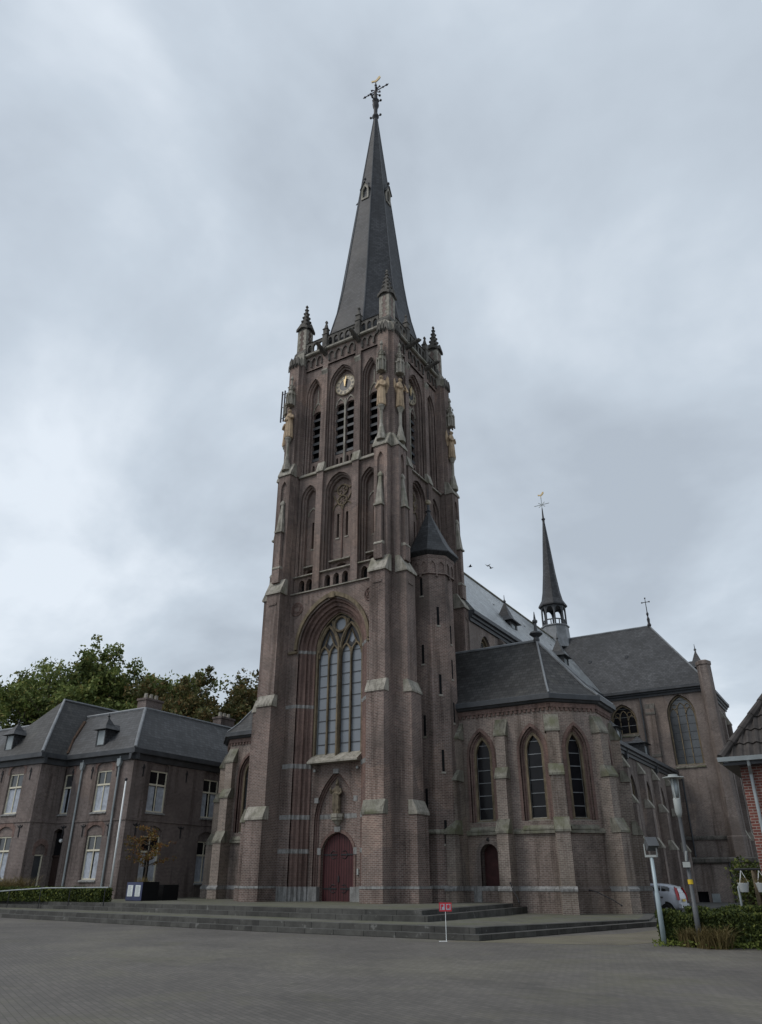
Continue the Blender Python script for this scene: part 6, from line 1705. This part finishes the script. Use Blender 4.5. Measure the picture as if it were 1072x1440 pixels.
# ------------------------------------------------------------------ car
def car(x, y, rz, label):
    """small hatchback, nose along -x before rotation, length 3.55 m"""
    t = thing('parked_car', label, 'car', (x, y, 0), rz); t.scale = (1.1, 1.1, 1.04)
    prof = [  # x station: belt half width, bottom z, belt z, roof z, roof half width
        (-1.77, .5, .34, .62, .64, .45), (-1.68, .66, .26, .74, .77, .58), (-1.3, .76, .22, .84, .88, .64), (-.85, .8, .2, .93, .97, .66), (-.3, .81, .2, .97, 1.36, .58), (.1, .815, .2, .98, 1.47, .56), (.6, .815, .2, .99, 1.49, .56), (1.1, .81, .2, 1.0, 1.46, .55), (1.5, .78, .24, 1.01, 1.38, .54), (1.66, .74, .3, 1.0, 1.22, .54), (1.74, .7, .34, .92, .98, .6), (1.77, .64, .4, .8, .82, .56)]
    mb = MB(); loops = []
    for xx, bw, zb, zl, zr, rw in prof:
        half = [(bw * .86, zb), (bw * .98, zb + .12), (bw, (zb + zl) / 2), (bw * .985, zl), (bw * .93, zl + (zr - zl) * .12), (rw + (bw * .93 - rw) * .12, zl + (zr - zl) * .86), (rw * .86, zr - .01 * (zr > 1)), (rw * .4, zr + .012)]
        loops.append([(xx, w, z) for w, z in half] + [(xx, -w, z) for w, z in half[::-1]])
    mb.loft(loops); b = mb.build('body', 'car_paint', t, True)
    m = b.modifiers.new('s', 'SUBSURF'); m.levels = 1; m.render_levels = 2
    def side(u0, s):   # point on the glasshouse side at x, height fraction
        return None
    def lerp(xx):
        for a, c in zip(prof, prof[1:]):
            if a[0] <= xx <= c[0]:
                f = (xx - a[0]) / (c[0] - a[0]); return [p + (q - p) * f for p, q in zip(a, c)]
    for s in (-1, 1):
        for x0, x1, nm in ((-.42, .28, 'front_window'), (.36, .92, 'rear_window'), (.98, 1.36, 'quarter_window')):
            mb = MB(); lo, hi = [], []
            for i in range(5):
                xx = x0 + (x1 - x0) * i / 4; _, bw, zb, zl, zr, rw = lerp(xx); f0, f1 = .16, .78
                if nm == 'front_window': f1 = .78 * min(1, .45 + i * .25)
                if nm == 'quarter_window' and i == 4: f1 = .6
                W_ = lambda f: (bw * .93 + (rw + .02 - bw * .93) * f) + .012
                lo.append((xx, s * W_(f0), zl + (zr - zl) * f0)); hi.append((xx, s * W_(f1), zl + (zr - zl) * f1))
            off = [(p[0], p[1] - s * .03, p[2]) for p in lo], [(p[0], p[1] - s * .03, p[2]) for p in hi]
            mb.loft([lo, hi, off[1], off[0], lo], closed=False); mb.build(nm, 'car_glass', t, True)
        for hx_ in (.12, .95):
            mb = MB(); mb.box(hx_ - .09, hx_ + .09, s * .815 - .02, s * .815 + .02, .84, .88); mb.build('door_handle', 'car_glass', t)
        mb = MB(); mb.loft([[(1.56, s * .6, 1.3), (1.66, s * .55, 1.28), (1.74, s * .64, .98), (1.77, s * .68, .72), (1.68, s * .75, .74), (1.64, s * .75, .98)], [(1.58, s * .62, 1.3), (1.69, s * .57, 1.28), (1.785, s * .66, .98), (1.8, s * .7, .72), (1.7, s * .775, .74), (1.655, s * .77, .98)]]); mb.build('tail_lamp', 'tail_red', t)
        for wx in (-1.12, 1.14):
            mb = MB(); mb.M = Matrix.Translation((wx, s * .73, .29)) @ Matrix.Rotation(pi / 2, 4, 'X'); mb.lathe((0, 0, 0), [(.19, -.085), (.27, -.09), (.29, -.06), (.29, .06), (.27, .09), (.19, .085)], 24); wh = mb.build('wheel', 'rubber', t, True)
            mb = MB(); mb.M = Matrix.Translation((wx, s * .79, .29)) @ Matrix.Rotation(pi / 2, 4, 'X'); mb.lathe((0, 0, 0), [(.2, -.02), (.2, .015), (.06, .03), (.01, .03)], 18); mb.build('rim', 'rim', wh)
            mb = MB(); mb.M = Matrix.Translation((wx, s * .8, .31)); mb.loft([[(.36 * cos(a), dy, .36 * sin(a)) for a in [pi * i / 12 for i in range(13)]] for dy in (0, .004)]); mb.build('wheel_arch', 'rubber', t)
        mb = MB(); mb.tube([(-.4, s * .8, 1.02), (-.38, s * .93, 1.05)], .06, 6); mb.build('mirror', 'car_paint', t)
    mb = MB(); mb.loft([[(1.52, w * .5, 1.36), (1.66, w * .52, 1.06)] for w in (-1, 1)] + [], closed=False)
    mb = MB(); mb.loft([[(1.58, -.48, 1.34), (1.58, .48, 1.34), (1.725, .52, 1.04), (1.725, -.52, 1.04)], [(1.54, -.48, 1.33), (1.54, .48, 1.33), (1.68, .52, 1.03), (1.68, -.52, 1.03)]]); mb.build('rear_screen', 'car_glass', t)
    mb = MB(); mb.box(1.7, 1.83, -.7, .7, .38, .56); mb.build('bumper', 'car_paint', t)
    mb = MB(); mb.box(1.79, 1.81, -.26, .26, .66, .77); mb.build('number_plate', 'plate_yellow', t)
    mb = MB(); mb.loft([[(-.95, -.6, .98), (-.95, .6, .98), (-.36, .52, 1.33), (-.36, -.52, 1.33)], [(-.9, -.6, .94), (-.9, .6, .94), (-.3, .52, 1.3), (-.3, -.52, 1.3)]]); mb.build('windscreen', 'car_glass', t)
car(13.95, 10.6, R(-3), 'silver hatchback parked behind the rounded end of the side chapel, tail lamp showing')

# ------------------------------------------------------------------ birds
for i, (p, an, lab) in enumerate((((2.27, 19.68, 26.03), .5, 'black bird flying above the nave roof, upper of the close pair'), ((2.51, 19.78, 25.81), .9, 'black bird flying above the nave roof, lower of the close pair'), ((0.9, 19.1, 26.05), .2, 'black bird flying alone beside the tower edge, just over the nave ridge'))):
    mb = MB(); mb.tube([(-.2, 0, 0), (-.1, 0, .01), (.08, 0, .02), (.17, 0, .05), (.23, 0, .04)], [.02, .06, .06, .035, .008], 8)
    for s in (-1, 1): mb.loft([[(-.08, s * .03, .03), (.08, s * .03, .03), (.06, s * .22, .16), (-.02, s * .36, .22), (-.1, s * .2, .13)], [(-.08, s * .03, .02), (.08, s * .03, .02), (.06, s * .22, .15), (-.02, s * .36, .21), (-.1, s * .2, .12)]])
    mb.loft([[(-.2, -.02, 0), (-.34, -.06, 0), (-.34, .06, 0), (-.2, .02, 0)], [(-.2, -.02, .01), (-.34, -.06, .01), (-.34, .06, .01), (-.2, .02, .01)]])
    o = mb.build('bird', 'bird_black'); o.location = p; o.scale = (.8, .8, .8); o.rotation_euler = (.2, -.1, an * 3); tag(o, lab, 'bird', 'birds over the nave roof')
